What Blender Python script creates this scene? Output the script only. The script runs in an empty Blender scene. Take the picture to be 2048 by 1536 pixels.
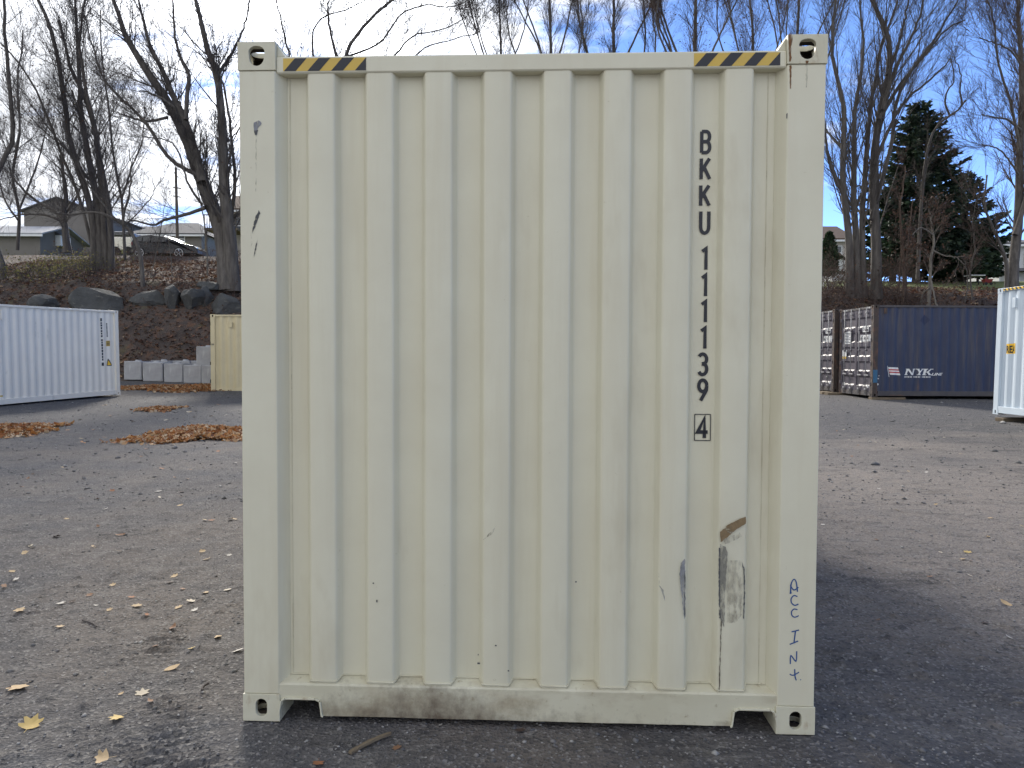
import bpy, bmesh, math, random
import numpy as np
from mathutils import Vector, Matrix

random.seed(7)
rng = np.random.default_rng(11)
R = math.radians
sc = bpy.context.scene
col = sc.collection

# ------------------------------------------------------------------ camera
FPX, CX, CY = 1480.0, 1024.0, 768.0          # focal length and centre in photo pixels (2048 x 1536)
CAM_H, PITCH, ROLL = 1.576, R(-2.019), R(-0.255)
Rcam = np.array(Matrix.Rotation(PITCH, 3, 'X') @ Matrix.Rotation(ROLL, 3, 'Y'))
cam_d = bpy.data.cameras.new('camera')
cam = bpy.data.objects.new('camera', cam_d); col.objects.link(cam)
cam_d.sensor_width = 36.0; cam_d.lens = 36.0 * FPX / 2048.0
cam_d.clip_start = 0.05; cam_d.clip_end = 3000
m = Matrix.Identity(4)
for i in range(3):
    m[i][0] = Rcam[i, 0]; m[i][1] = Rcam[i, 2]; m[i][2] = -Rcam[i, 1]
m[2][3] = CAM_H
cam.matrix_world = m
sc.camera = cam

# ------------------------------------------------------------------ sky and sun
SUN_AZ, SUN_EL = R(-17.0), R(29.0)           # azimuth from +Y towards +X
sun_dir = Vector((math.sin(SUN_AZ) * math.cos(SUN_EL), math.cos(SUN_AZ) * math.cos(SUN_EL), math.sin(SUN_EL)))
world = bpy.data.worlds.new('World'); sc.world = world; world.use_nodes = True
wt = world.node_tree; wt.nodes.clear()
def wn(t, **k):
    n = wt.nodes.new(t)
    for a, b in k.items(): setattr(n, a, b)
    return n
def wl(a, b): wt.links.new(a, b)
def wmath(op, a, b=None, c=None, clamp=False):
    n = wn('ShaderNodeMath', operation=op, use_clamp=clamp)
    for i, v in enumerate((a, b, c)):
        if v is None: continue
        if isinstance(v, (int, float)): n.inputs[i].default_value = v
        else: wl(v, n.inputs[i])
    return n.outputs[0]
w_out = wn('ShaderNodeOutputWorld'); w_bg = wn('ShaderNodeBackground')
w_bg.inputs['Strength'].default_value = 0.15
wl(w_bg.outputs[0], w_out.inputs[0])
sky = wn('ShaderNodeTexSky'); sky.sky_type = 'NISHITA'; sky.sun_disc = False
sky.sun_elevation = SUN_EL; sky.sun_rotation = SUN_AZ
sky.air_density = 0.24; sky.dust_density = 0.0; sky.ozone_density = 3.0
tc = wn('ShaderNodeTexCoord')
nrm = wn('ShaderNodeVectorMath', operation='NORMALIZE'); wl(tc.outputs['Generated'], nrm.inputs[0])
sep = wn('ShaderNodeSeparateXYZ'); wl(nrm.outputs[0], sep.inputs[0])
dx, dy, dz = sep.outputs
den = wmath('ADD', wmath('MAXIMUM', dz, 0.0), 0.16)
cu, cv = wmath('DIVIDE', dx, den), wmath('DIVIDE', dy, den)
comb = wn('ShaderNodeCombineXYZ'); wl(cu, comb.inputs[0]); wl(cv, comb.inputs[1])
def cloud_noise(scale, sx, sy, rot, detail, rough, dist, off):
    mp = wn('ShaderNodeMapping'); wl(comb.outputs[0], mp.inputs[0])
    mp.inputs['Scale'].default_value = (sx, sy, 1); mp.inputs['Rotation'].default_value = (0, 0, rot)
    mp.inputs['Location'].default_value = off
    n = wn('ShaderNodeTexNoise'); wl(mp.outputs[0], n.inputs['Vector'])
    n.inputs['Scale'].default_value = scale; n.inputs['Detail'].default_value = detail
    n.inputs['Roughness'].default_value = rough; n.inputs['Distortion'].default_value = dist
    return n.outputs['Fac']
c1 = cloud_noise(1.5, 1.0, 1.9, R(25), 6, 0.60, 0.5, (3.1, 1.4, 0))
c2 = cloud_noise(5.5, 0.8, 1.7, R(-15), 4, 0.60, 0.4, (0.3, 2.2, 0))
sv = wn('ShaderNodeVectorMath', operation='DOT_PRODUCT'); wl(nrm.outputs[0], sv.inputs[0]); sv.inputs[1].default_value = sun_dir
sdot = wmath('MAXIMUM', sv.outputs['Value'], 0.0)
veil = wmath('POWER', sdot, 5.0)                 # cloud bank round the sun
cov = wmath('ADD', wmath('ADD', wmath('MULTIPLY', c1, 0.72), wmath('MULTIPLY', c2, 0.28)), wmath('MULTIPLY', veil, 0.20))
cov = wmath('ADD', cov, wmath('MULTIPLY', wmath('ADD', wmath('MULTIPLY', dx, -1.05), wmath('MULTIPLY', dy, -1.0)), 0.17))   # cloud thins to the right; unseen cover added behind camera for whiter fill
cov = wmath('ADD', cov, wmath('MULTIPLY', wmath('MAXIMUM', wmath('SUBTRACT', 0.30, dz), 0.0), 0.28))
mr = wn('ShaderNodeMapRange', interpolation_type='SMOOTHSTEP'); wl(cov, mr.inputs[0])
mr.inputs[1].default_value = 0.41; mr.inputs[2].default_value = 0.60
glow = wmath('ADD', wmath('MULTIPLY', wmath('POWER', sdot, 90.0), 14.0), wmath('MULTIPLY', wmath('POWER', sdot, 24.0), 2.4))
c3 = cloud_noise(3.2, 1.0, 2.2, R(10), 4, 0.55, 0.3, (5.2, 0.2, 0))
cm = wn('ShaderNodeMapRange'); wl(c3, cm.inputs[0]); cm.inputs[1].default_value = .34; cm.inputs[2].default_value = .66; cm.inputs[3].default_value = 1.15; cm.inputs[4].default_value = 3.4
lum = wmath('ADD', cm.outputs[0], glow)
cc = wn('ShaderNodeVectorMath', operation='SCALE'); cc.inputs[0].default_value = (0.94, 0.97, 1.03); wl(lum, cc.inputs['Scale'])
mix = wn('ShaderNodeMix', data_type='RGBA'); wl(mr.outputs[0], mix.inputs['Factor'])
wl(sky.outputs[0], mix.inputs['A']); wl(cc.outputs[0], mix.inputs['B'])
wl(mix.outputs['Result'], w_bg.inputs['Color'])

sun_d = bpy.data.lights.new('sun', 'SUN'); sun_o = bpy.data.objects.new('sun', sun_d); col.objects.link(sun_o)
sun_d.energy = 1.55; sun_d.angle = R(9.0); sun_d.color = (1.0, 0.93, 0.82)
sun_o.rotation_euler = sun_dir.to_track_quat('Z', 'Y').to_euler()
sun_o.location = (-15, 40, 40)

vs = sc.view_settings
vs.view_transform = 'Standard'; vs.look = 'None'; vs.gamma = 1.0; vs.exposure = 1.85
sc.cycles.use_denoising = True
sc.cycles.max_bounces = 6; sc.cycles.diffuse_bounces = 3; sc.cycles.glossy_bounces = 2; sc.cycles.transmission_bounces = 2; sc.cycles.transparent_max_bounces = 6

# ------------------------------------------------------------------ helpers
def ray(px, py):
    d = Rcam @ np.array([(px - CX) / FPX, 1.0, -(py - CY) / FPX])
    return d
def at(px, py, Y):
    """the point in the place that lies at distance Y from the camera along the photo's pixel"""
    d = ray(px, py); t = Y / d[1]
    return Vector((d[0] * t, Y, CAM_H + d[2] * t))

def _hash(ix, iy, seed):
    n = (ix * 374761393 + iy * 668265263 + seed * 1442695041) & 0x7fffffff
    n = ((n ^ (n >> 13)) * 1274126177) & 0x7fffffff
    return ((n ^ (n >> 16)) & 0xffff) / 65535.0
def vnoise(x, y, seed=0):
    x = np.asarray(x, float); y = np.asarray(y, float)
    ix = np.floor(x).astype(np.int64); iy = np.floor(y).astype(np.int64)
    fx = x - ix; fy = y - iy
    fx = fx * fx * (3 - 2 * fx); fy = fy * fy * (3 - 2 * fy)
    a = _hash(ix, iy, seed); b = _hash(ix + 1, iy, seed); c = _hash(ix, iy + 1, seed); d = _hash(ix + 1, iy + 1, seed)
    return (a + (b - a) * fx) * (1 - fy) + (c + (d - c) * fx) * fy
def fbm(x, y, oct=4, seed=0, gain=0.5):
    s = 0; amp = 1.0; tot = 0
    for o in range(oct):
        s = s + amp * vnoise(x * 2 ** o, y * 2 ** o, seed + o); tot += amp; amp *= gain
    return s / tot - 0.5

LEFT = np.array([(-400, 0), (9, 0), (19.5, .09), (26, .21), (29.5, .60), (30.6, .75), (34.2, 4.3), (35, 4.9), (38, 5.8), (43, 6.75), (47, 7.6), (48.8, 8.15), (52, 8.35), (70, 10.6), (120, 12), (600, 14)])
RIGHT = np.array([(-400, 0), (9, 0), (22, .3), (28.5, .4), (30, .8), (35, 4.45), (37, 4.95), (40, 5.5), (48, 6.65), (60, 7.2), (120, 8), (600, 10)])
def terrain(x, y):
    x = np.asarray(x, float); y = np.asarray(y, float)
    zl = np.interp(y, LEFT[:, 0], LEFT[:, 1]); zr = np.interp(y, RIGHT[:, 0], RIGHT[:, 1])
    w = np.clip((x + 4) / 10, 0, 1); w = w * w * (3 - 2 * w)
    z = zl * (1 - w) + zr * w
    bank = np.clip((y - 29.5) / 3, 0, 1) * (1 - .85 * np.clip((y - np.where(x < 0, 42.0, 36.5)) / 3, 0, 1))
    z = z + bank * (fbm(x * .35, y * .35, 4, 5) * 0.9 + fbm(x * 1.6, y * 1.6, 2, 9) * 0.22)
    return z
TRACKS = [((-1.05, 2.2), (-1.85, 3.6), .26, .030), ((-1.72, 3.3), (-2.1, 4.4), .16, .026), ((-2.55, 5.0), (-2.75, 6.4), .22, .024), ((-3.9, 3.4), (-3.3, 5.6), .18, .016),
          ((2.3, 4.4), (1.6, 6.2), .2, .012)]
def micro(x, y):
    lot = np.clip((29 - y) / 3, 0, 1)
    near = np.clip((14 - y) / 6, 0, 1)
    z = fbm(x * .5, y * .5, 3, 21) * .05 * lot * np.clip((y - 9.5) / 5, 0, 1)
    z = z + near * (fbm(x * 5, y * 5, 4, 31, .6) * .020 + np.maximum(fbm(x * 14, y * 14, 2, 35) - .12, 0) * .07)
    for (ax, ay), (bx, by), w, amp in TRACKS:
        d = np.array([bx - ax, by - ay]); L = np.hypot(*d); d = d / L
        s = (x - ax) * d[0] + (y - ay) * d[1]; q = (x - ax) * -d[1] + (y - ay) * d[0]
        k = np.exp(-(q / w) ** 4) * np.clip(s / .4, 0, 1) * np.clip((L - s) / .4, 0, 1)
        k = k * np.clip(.25 + 3.0 * (fbm(x * 2.2, y * 2.2, 2, 77) + .2), 0, 1)
        wob = fbm(x * 4, y * 4, 2, 41) * .06
        z = z + k * amp * (np.abs(((s + wob + np.abs(q) * .25) / .075) % 1 - .5) * 2 - .75)
    # the lot is level where the cream container stands
    cx = np.clip(1 - np.maximum(np.abs(x - .06) - 1.25, 0) / .25, 0, 1) * np.clip(1 - np.maximum(3.05 - y, 0) / .2, 0, 1) * np.clip(1 - np.maximum(y - 9.2, 0), 0, 1)
    z = z * (1 - .75 * cx) - .006 * cx
    return z
def ground_z(x, y):
    return float(terrain(x, y) + micro(np.asarray(float(x)), np.asarray(float(y))))
def ground_at(px, py):
    d = ray(px, py); o = np.array([0, 0, CAM_H])
    lo, hi = .8, 120.0
    for _ in range(3):
        tt = np.geomspace(lo, hi, 220); P = o + tt[:, None] * d
        below = P[:, 2] <= terrain(P[:, 0], P[:, 1]) + micro(P[:, 0], P[:, 1])
        i = int(np.argmax(below)) if below.any() else 219
        lo, hi = tt[max(i - 1, 0)], tt[i]
    p = o + d * hi
    return Vector((p[0], p[1], ground_z(p[0], p[1])))

class MB:
    def __init__(s): s.v = []; s.f = []
    def add(s, vs, fs):
        o = len(s.v); s.v += [tuple(p) for p in vs]; s.f += [tuple(i + o for i in f) for f in fs]; return s
    def box(s, x0, x1, y0, y1, z0, z1):
        return s.add([(x0,y0,z0),(x1,y0,z0),(x1,y1,z0),(x0,y1,z0),(x0,y0,z1),(x1,y0,z1),(x1,y1,z1),(x0,y1,z1)],
                     [(0,3,2,1),(4,5,6,7),(0,1,5,4),(1,2,6,5),(2,3,7,6),(3,0,4,7)])
    def prism(s, poly, fn0, fn1):
        """poly: 2-D outline; fn0/fn1 map (a, b) to the two end caps"""
        n = len(poly)
        return s.add([fn0(*p) for p in poly] + [fn1(*p) for p in poly],
                     [tuple(range(n))[::-1], tuple(range(n, 2 * n))] + [(i, (i + 1) % n, n + (i + 1) % n, n + i) for i in range(n)])
    def cyl(s, p0, p1, r0, r1=None, n=10, cap=True):
        r1 = r0 if r1 is None else r1
        p0 = Vector(p0); p1 = Vector(p1); d = (p1 - p0).normalized()
        a = d.orthogonal().normalized(); b = d.cross(a)
        vs = []
        for p, r in ((p0, r0), (p1, r1)):
            for i in range(n):
                t = 2 * math.pi * i / n; vs.append(p + a * (r * math.cos(t)) + b * (r * math.sin(t)))
        fs = [(i, (i + 1) % n, n + (i + 1) % n, n + i) for i in range(n)]
        if cap: fs += [tuple(range(n))[::-1], tuple(range(n, 2 * n))]
        return s.add(vs, fs)
    def ribbon(s, pts, w, fn, lift=0.0):
        """flat stroke of width w along 2-D points, mapped by fn(a, b, lift)"""
        pts = [Vector(p) for p in pts]; n = len(pts); L = []; Rr = []
        for i, p in enumerate(pts):
            t0 = (pts[i] - pts[i - 1]).normalized() if i else None
            t1 = (pts[i + 1] - pts[i]).normalized() if i < n - 1 else None
            if t0 is None: t0 = t1
            if t1 is None: t1 = t0
            t = (t0 + t1)
            t = t.normalized() if t.length > 1e-6 else t0
            nn = Vector((-t.y, t.x)); k = max(.5, abs(nn.dot(Vector((-t0.y, t0.x)))))
            ww = (w[i] if isinstance(w, (list, tuple)) else w) * .5 / k
            L.append(p + nn * ww); Rr.append(p - nn * ww)
        vs = [fn(p.x, p.y, lift) for p in L] + [fn(p.x, p.y, lift) for p in Rr]
        return s.add(vs, [(i, n + i, n + i + 1, i + 1) for i in range(n - 1)])
    def mesh(s, name):
        me = bpy.data.meshes.new(name); me.from_pydata(s.v, [], s.f); me.update(); return me
    def build(s, name, mat=None, parent=None, bevel=0, smooth=False, seg=2):
        return link(name, s.mesh(name), mat, parent, bevel, smooth, seg)
def link(name, me, mat=None, parent=None, bevel=0, smooth=False, seg=2):
    o = bpy.data.objects.new(name, me); col.objects.link(o)
    if mat is not None and not me.materials: me.materials.append(mat)
    if parent is not None: o.parent = parent
    if bevel:
        b = o.modifiers.new('bevel', 'BEVEL'); b.width = bevel; b.segments = seg; b.limit_method = 'ANGLE'; b.angle_limit = R(40)
    if smooth:
        me.polygons.foreach_set('use_smooth', [True] * len(me.polygons))
    return o
def np_mesh(name, V, F, mat, parent=None, smooth=False):
    """V (n,3), F (m,k) arrays -> one object"""
    V = np.asarray(V, np.float32); F = np.asarray(F, np.int32); k = F.shape[1]
    me = bpy.data.meshes.new(name)
    me.vertices.add(len(V)); me.vertices.foreach_set('co', V.ravel())
    me.loops.add(F.size); me.loops.foreach_set('vertex_index', F.ravel())
    me.polygons.add(len(F)); me.polygons.foreach_set('loop_start', np.arange(0, F.size, k, dtype=np.int32))
    me.polygons.foreach_set('loop_total', np.full(len(F), k, np.int32))
    me.update(calc_edges=True); me.validate()
    return link(name, me, mat, parent, 0, smooth)
def tag(o, label=None, cat=None, group=None, kind=None):
    if label: o['label'] = label
    if cat: o['category'] = cat
    if group: o['group'] = group
    if kind: o['kind'] = kind
    return o
def thing(name, label, cat, loc=(0, 0, 0), rz=0.0, group=None):
    o = bpy.data.objects.new(name, None); col.objects.link(o); o.empty_display_size = .2
    o.location = loc; o.rotation_euler = (0, 0, rz)
    return tag(o, label, cat, group)

# ------------------------------------------------------------------ materials
def material(name, c1, c2=None, scale=4.0, rough=.6, bump=0.0, bscale=30.0, metal=0.0, spots=None, detail=6, stretch=(1, 1, 1), rough2=None, spec=.5, coord='Object', bdist=.02, contrast=(.35, .65)):
    """noise-mixed Principled surface; spots = list of (colour, scale, low, high, stretch) laid over it"""
    mt = bpy.data.materials.new(name); mt.use_nodes = True
    nt = mt.node_tree; N = nt.nodes; L = nt.links
    b = N['Principled BSDF']; b.inputs['Roughness'].default_value = rough; b.inputs['Metallic'].default_value = metal
    b.inputs['Specular IOR Level'].default_value = spec
    t = N.new('ShaderNodeTexCoord')
    def noise(sc_, det=detail, st=(1, 1, 1), r=.6, loc=(0, 0, 0)):
        mp = N.new('ShaderNodeMapping'); mp.inputs['Scale'].default_value = st; mp.inputs['Location'].default_value = loc
        L.new(t.outputs[coord], mp.inputs[0])
        n = N.new('ShaderNodeTexNoise'); n.inputs['Scale'].default_value = sc_; n.inputs['Detail'].default_value = det; n.inputs['Roughness'].default_value = r
        L.new(mp.outputs[0], n.inputs['Vector']); return n.outputs['Fac']
    def mapr(f, a, c, o0=0, o1=1):
        n = N.new('ShaderNodeMapRange'); n.inputs[1].default_value = a; n.inputs[2].default_value = c
        n.inputs[3].default_value = o0; n.inputs[4].default_value = o1; L.new(f, n.inputs[0]); return n.outputs[0]
    cur = None
    f0 = noise(scale, st=stretch)
    mx = N.new('ShaderNodeMix'); mx.data_type = 'RGBA'; L.new(mapr(f0, *contrast), mx.inputs['Factor'])
    mx.inputs['A'].default_value = (*c1, 1); mx.inputs['B'].default_value = (*(c2 or c1), 1); cur = mx.outputs['Result']
    for i, (cs, ss, lo, hi, st) in enumerate(spots or []):
        mx = N.new('ShaderNodeMix'); mx.data_type = 'RGBA'
        L.new(mapr(noise(ss, 5, st, .65, (3.7 * i + 1.3, 1.9 * i, 5.1 * i)), lo, hi), mx.inputs['Factor'])
        L.new(cur, mx.inputs['A']); mx.inputs['B'].default_value = (*cs, 1); cur = mx.outputs['Result']
    L.new(cur, b.inputs['Base Color'])
    if rough2 is not None: L.new(mapr(f0, .3, .7, rough, rough2), b.inputs['Roughness'])
    if bump:
        bn = N.new('ShaderNodeBump'); bn.inputs['Strength'].default_value = bump; bn.inputs['Distance'].default_value = bdist
        L.new(noise(bscale, 4), bn.inputs['Height']); L.new(bn.outputs[0], b.inputs['Normal'])
    return mt
def leafmat(name, cols, rough=.7, trans=.25):
    """leaf colours picked per leaf island"""
    mt = bpy.data.materials.new(name); mt.use_nodes = True
    nt = mt.node_tree; N = nt.nodes; L = nt.links; b = N['Principled BSDF']; b.inputs['Roughness'].default_value = rough
    g = N.new('ShaderNodeNewGeometry'); r = N.new('ShaderNodeValToRGB'); L.new(g.outputs['Random Per Island'], r.inputs[0])
    r.color_ramp.interpolation = 'CONSTANT'
    el = r.color_ramp.elements
    while len(el) < len(cols): el.new(.5)
    for i, c in enumerate(cols): el[i].position = i / len(cols); el[i].color = (*c, 1)
    L.new(r.outputs[0], b.inputs['Base Color'])
    tr = N.new('ShaderNodeBsdfTranslucent'); L.new(r.outputs[0], tr.inputs[0])
    ms = N.new('ShaderNodeMixShader'); ms.inputs[0].default_value = trans
    L.new(b.outputs[0], ms.inputs[1]); L.new(tr.outputs[0], ms.inputs[2]); L.new(ms.outputs[0], N['Material Output'].inputs[0])
    return mt
def scuffmat(name, c, thr=.45, scale=60, st=(1, 1, 1), soft=.08, amax=1.0):
    """worn mark: broken up by noise where the paint still covers"""
    mt = material(name, c, tuple(x * .7 for x in c), 40, .8)
    nt = mt.node_tree; N = nt.nodes; L = nt.links
    t = N.new('ShaderNodeTexCoord'); mp = N.new('ShaderNodeMapping'); mp.inputs['Scale'].default_value = st; L.new(t.outputs['Object'], mp.inputs[0])
    n = N.new('ShaderNodeTexNoise'); n.inputs['Scale'].default_value = scale; n.inputs['Detail'].default_value = 6; L.new(mp.outputs[0], n.inputs['Vector'])
    r = N.new('ShaderNodeMapRange'); r.inputs[1].default_value = thr - soft; r.inputs[2].default_value = thr + soft; r.inputs[4].default_value = amax; L.new(n.outputs['Fac'], r.inputs[0])
    L.new(r.outputs[0], N['Principled BSDF'].inputs['Alpha'])
    return mt
def flat(name, c, rough=.6, metal=0., spec=.5):
    mt = bpy.data.materials.new(name); mt.use_nodes = True; b = mt.node_tree.nodes['Principled BSDF']
    b.inputs['Base Color'].default_value = (*c, 1); b.inputs['Roughness'].default_value = rough; b.inputs['Metallic'].default_value = metal
    b.inputs['Specular IOR Level'].default_value = spec
    return mt

RUST = (.16, .075, .03)
M = dict(
    cream=material('cream_paint', (.665, .64, .50), (.63, .60, .465), 3, .36, .05, 260, rough2=.5, spots=[((.60, .56, .42), 7, .52, .80, (1, 1, .07)), ((.48, .43, .30), 2.2, .58, .85, (1, 1, .3)), ((.42, .36, .23), 22, .69, .80, (1, 1, 1))]),
    cream_dirty=material('cream_paint_muddy', (.61, .585, .455), (.54, .51, .38), 3, .55, .08, 160, spots=[((.36, .30, .20), 2.6, .48, .80, (1, 1, 2.2)), ((.17, .135, .09), 5.5, .60, .85, (1, 1, 1.3)), ((.33, .28, .18), 30, .62, .75, (1, 1, 1))]),
    cream_rusty=material('cream_paint_rust_stains', (.62, .60, .47), (.55, .52, .39), 6, .55, .1, 120, spots=[((.30, .19, .09), 9, .60, .78, (1, 1, .5)), (RUST, 16, .66, .74, (1, 1, .5))]),
    seam=flat('dark_seam', (.10, .085, .06), .9),  # dark line of the sheet seam itself
    black_ink=flat('dark_blue_black_vinyl', (.012, .014, .022), .45),
    yellow=material('yellow_vinyl', (.62, .42, .07), (.55, .38, .08), 8, .45),
    yellow_bright=flat('bright_yellow_vinyl', (.85, .52, .03), .45),
    blue_ink=flat('blue_marker', (.012, .07, .24), .5),
    dark=flat('dark_gap', (.01, .01, .01), .9),
    cavity=material('grimy_shaded_cavity', (.06, .045, .03), (.03, .025, .02), 20, .95),  # grime inside the castings, darkened to stand for shade in the holes
    white_paint=material('white_paint', (.90, .84, .72), (.86, .80, .69), 2, .4, .03, 200, spots=[((.42, .42, .36), 3, .62, .8, (1, 1, .3)), ((.33, .27, .18), 14, .72, .80, (1, 1, .6))]),
    white_blue=material('cool_white_paint', (.62, .70, .77), (.58, .66, .73), 2, .4, .03, 200, spots=[((.40, .40, .37), 3, .66, .8, (1, 1, .3)), ((.30, .22, .12), 12, .73, .80, (1, 1, .6))]),
    tan=material('beige_paint', (.62, .53, .32), (.57, .485, .295), 2, .45, .03, 200, spots=[((.36, .31, .2), 3, .62, .8, (1, 1, .3))]),
    navy=material('navy_paint', (.016, .024, .064), (.024, .033, .072), 1.6, .5, .05, 120, spots=[((.06, .058, .075), 3.0, .50, .70, (2.5, 2.5, .2)), ((.12, .07, .055), 2.6, .63, .72, (2.6, 2.6, .18))]),
    navy_door=material('sunlit_navy_door_paint', (.105, .098, .122), (.135, .122, .14), 2, .5, .05, 90, spec=.3, spots=[((.13, .08, .06), 8, .68, .76, (1, 1, .4))]),  # paler than the side walls: sunlight on the doors put into the colour
    navy_rust=material('rusted_navy_steel', (.042, .034, .032), (.065, .046, .038), 5, .75, .2, 60, spots=[((.12, .062, .042), 6, .50, .66, (1, 1, .5)), ((.30, .26, .24), 8, .63, .72, (1, 1, .4))]),
    galv=material('galvanised_rod', (.34, .34, .36), (.24, .235, .24), 12, .65),
    white_vinyl=material('white_vinyl', (.75, .76, .76), (.66, .67, .67), 6, .5),
    red_vinyl=flat('red_vinyl', (.42, .06, .07), .5),
    blue_patch=material('blue_touch_up', (.02, .10, .20), (.03, .12, .22), 6, .5),
    concrete=material('cast_concrete', (.37, .38, .40), (.28, .285, .30), 2.5, .85, .25, 50, spots=[((.46, .47, .48), 3, .58, .72, (2, 2, .4)), ((.19, .18, .17), 4, .62, .76, (1, 1, .4))]),
    rock=material('grey_granite', (.075, .078, .078), (.04, .042, .043), 1.3, .9, .6, 9, spots=[((.12, .12, .11), 3.5, .58, .70, (1, 1, 1)), ((.04, .045, .03), 2.5, .60, .72, (1, 1, 1))], bdist=.08),
    bark=material('grey_bark', (.13, .118, .106), (.065, .058, .053), 3, .95, .6, 14, stretch=(3, 3, .5), bdist=.04),
    bark_light=material('pale_bark', (.19, .17, .145), (.11, .10, .085), 3, .95, .5, 14, stretch=(3, 3, .5), bdist=.04),
    bark_brown=material('brown_bark', (.11, .075, .055), (.06, .042, .032), 3, .95, .5, 14, stretch=(3, 3, .5), bdist=.04),
    twig=material('dark_twigs', (.085, .074, .07), (.055, .048, .046), 2, .95),
    twig_brown=material('reddish_twigs', (.105, .072, .060), (.068, .05, .045), 2, .95),
    timber=material('weathered_timber', (.20, .155, .10), (.11, .085, .06), 4, .9, .3, 40, stretch=(1, 6, 6)),
    asphalt_shingle=material('grey_shingles', (.125, .125, .13), (.09, .09, .095), 8, .95, .3, 60),
    brown_shingle=material('brown_shingles', (.14, .095, .07), (.10, .07, .055), 8, .95, .3, 60),
    siding_grey=material('taupe_siding', (.19, .175, .16), (.165, .152, .14), 1, .8),
    siding_pale=material('pale_siding', (.55, .56, .56), (.50, .51, .52), 1, .7),
    siding_cream=material('cream_siding', (.50, .45, .40), (.46, .42, .37), 1, .8),
    trim=flat('white_trim', (.75, .76, .77), .6),
    glass=flat('window_glass', (.03, .04, .05), .06, spec=.8),
    car_black=flat('black_car_paint', (.016, .017, .019), .22, spec=.6),
    car_glass=flat('car_glass', (.012, .014, .016), .12, spec=1.0),
    rubber=flat('black_rubber', (.015, .015, .015), .85),
    alloy=flat('alloy_rim', (.50, .51, .52), .35, metal=.7),
    chrome=flat('bright_metal', (.65, .66, .67), .25, metal=.9),
    red_paint=flat('red_enamel', (.20, .022, .02), .6),
    wood_pole=material('utility_pole_wood', (.12, .10, .085), (.08, .07, .06), 3, .95),
    needles=leafmat('spruce_needles', [(.014, .030, .018), (.022, .042, .022), (.032, .056, .030), (.018, .036, .026), (.045, .068, .036)], .75, .2),
    arbor=leafmat('arborvitae_foliage', [(.015, .035, .016), (.022, .05, .02), (.03, .06, .024)], .8, .15),
    olive=leafmat('olive_shrub_leaves', [(.13, .13, .04), (.18, .17, .05), (.10, .10, .04), (.22, .19, .07)], .8, .3),
    dryleaf=leafmat('dry_leaves_on_twigs', [(.07, .04, .028), (.10, .055, .035), (.05, .035, .028)], .8, .25),
    litter=leafmat('fallen_leaf_litter', [(.16, .080, .05), (.11, .06, .042), (.21, .12, .07), (.09, .055, .045), (.15, .07, .045), (.30, .21, .13)], .8, .15),
    pile=leafmat('orange_leaf_pile', [(.36, .15, .045), (.28, .11, .035), (.42, .21, .075), (.22, .10, .045), (.46, .28, .14), (.50, .38, .25)], .75, .25),
    gravel=leafmat('gravel_stones', [(.15, .145, .145), (.11, .11, .115), (.20, .19, .185), (.10, .10, .10), (.32, .31, .30)], .9, 0.0),
)
LEAFCOL = dict(tan=(.50, .36, .20), pale=(.58, .50, .38), yellow=(.58, .42, .15), brown=(.26, .14, .075), russet=(.33, .14, .06), white=(.56, .52, .46), dark=(.09, .06, .045))
LM = {}
for k_, c_ in LEAFCOL.items():
    mt = material('leaf_' + k_, c_, tuple(x * .72 for x in c_), 30, .75)
    LM[k_] = mt

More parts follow.
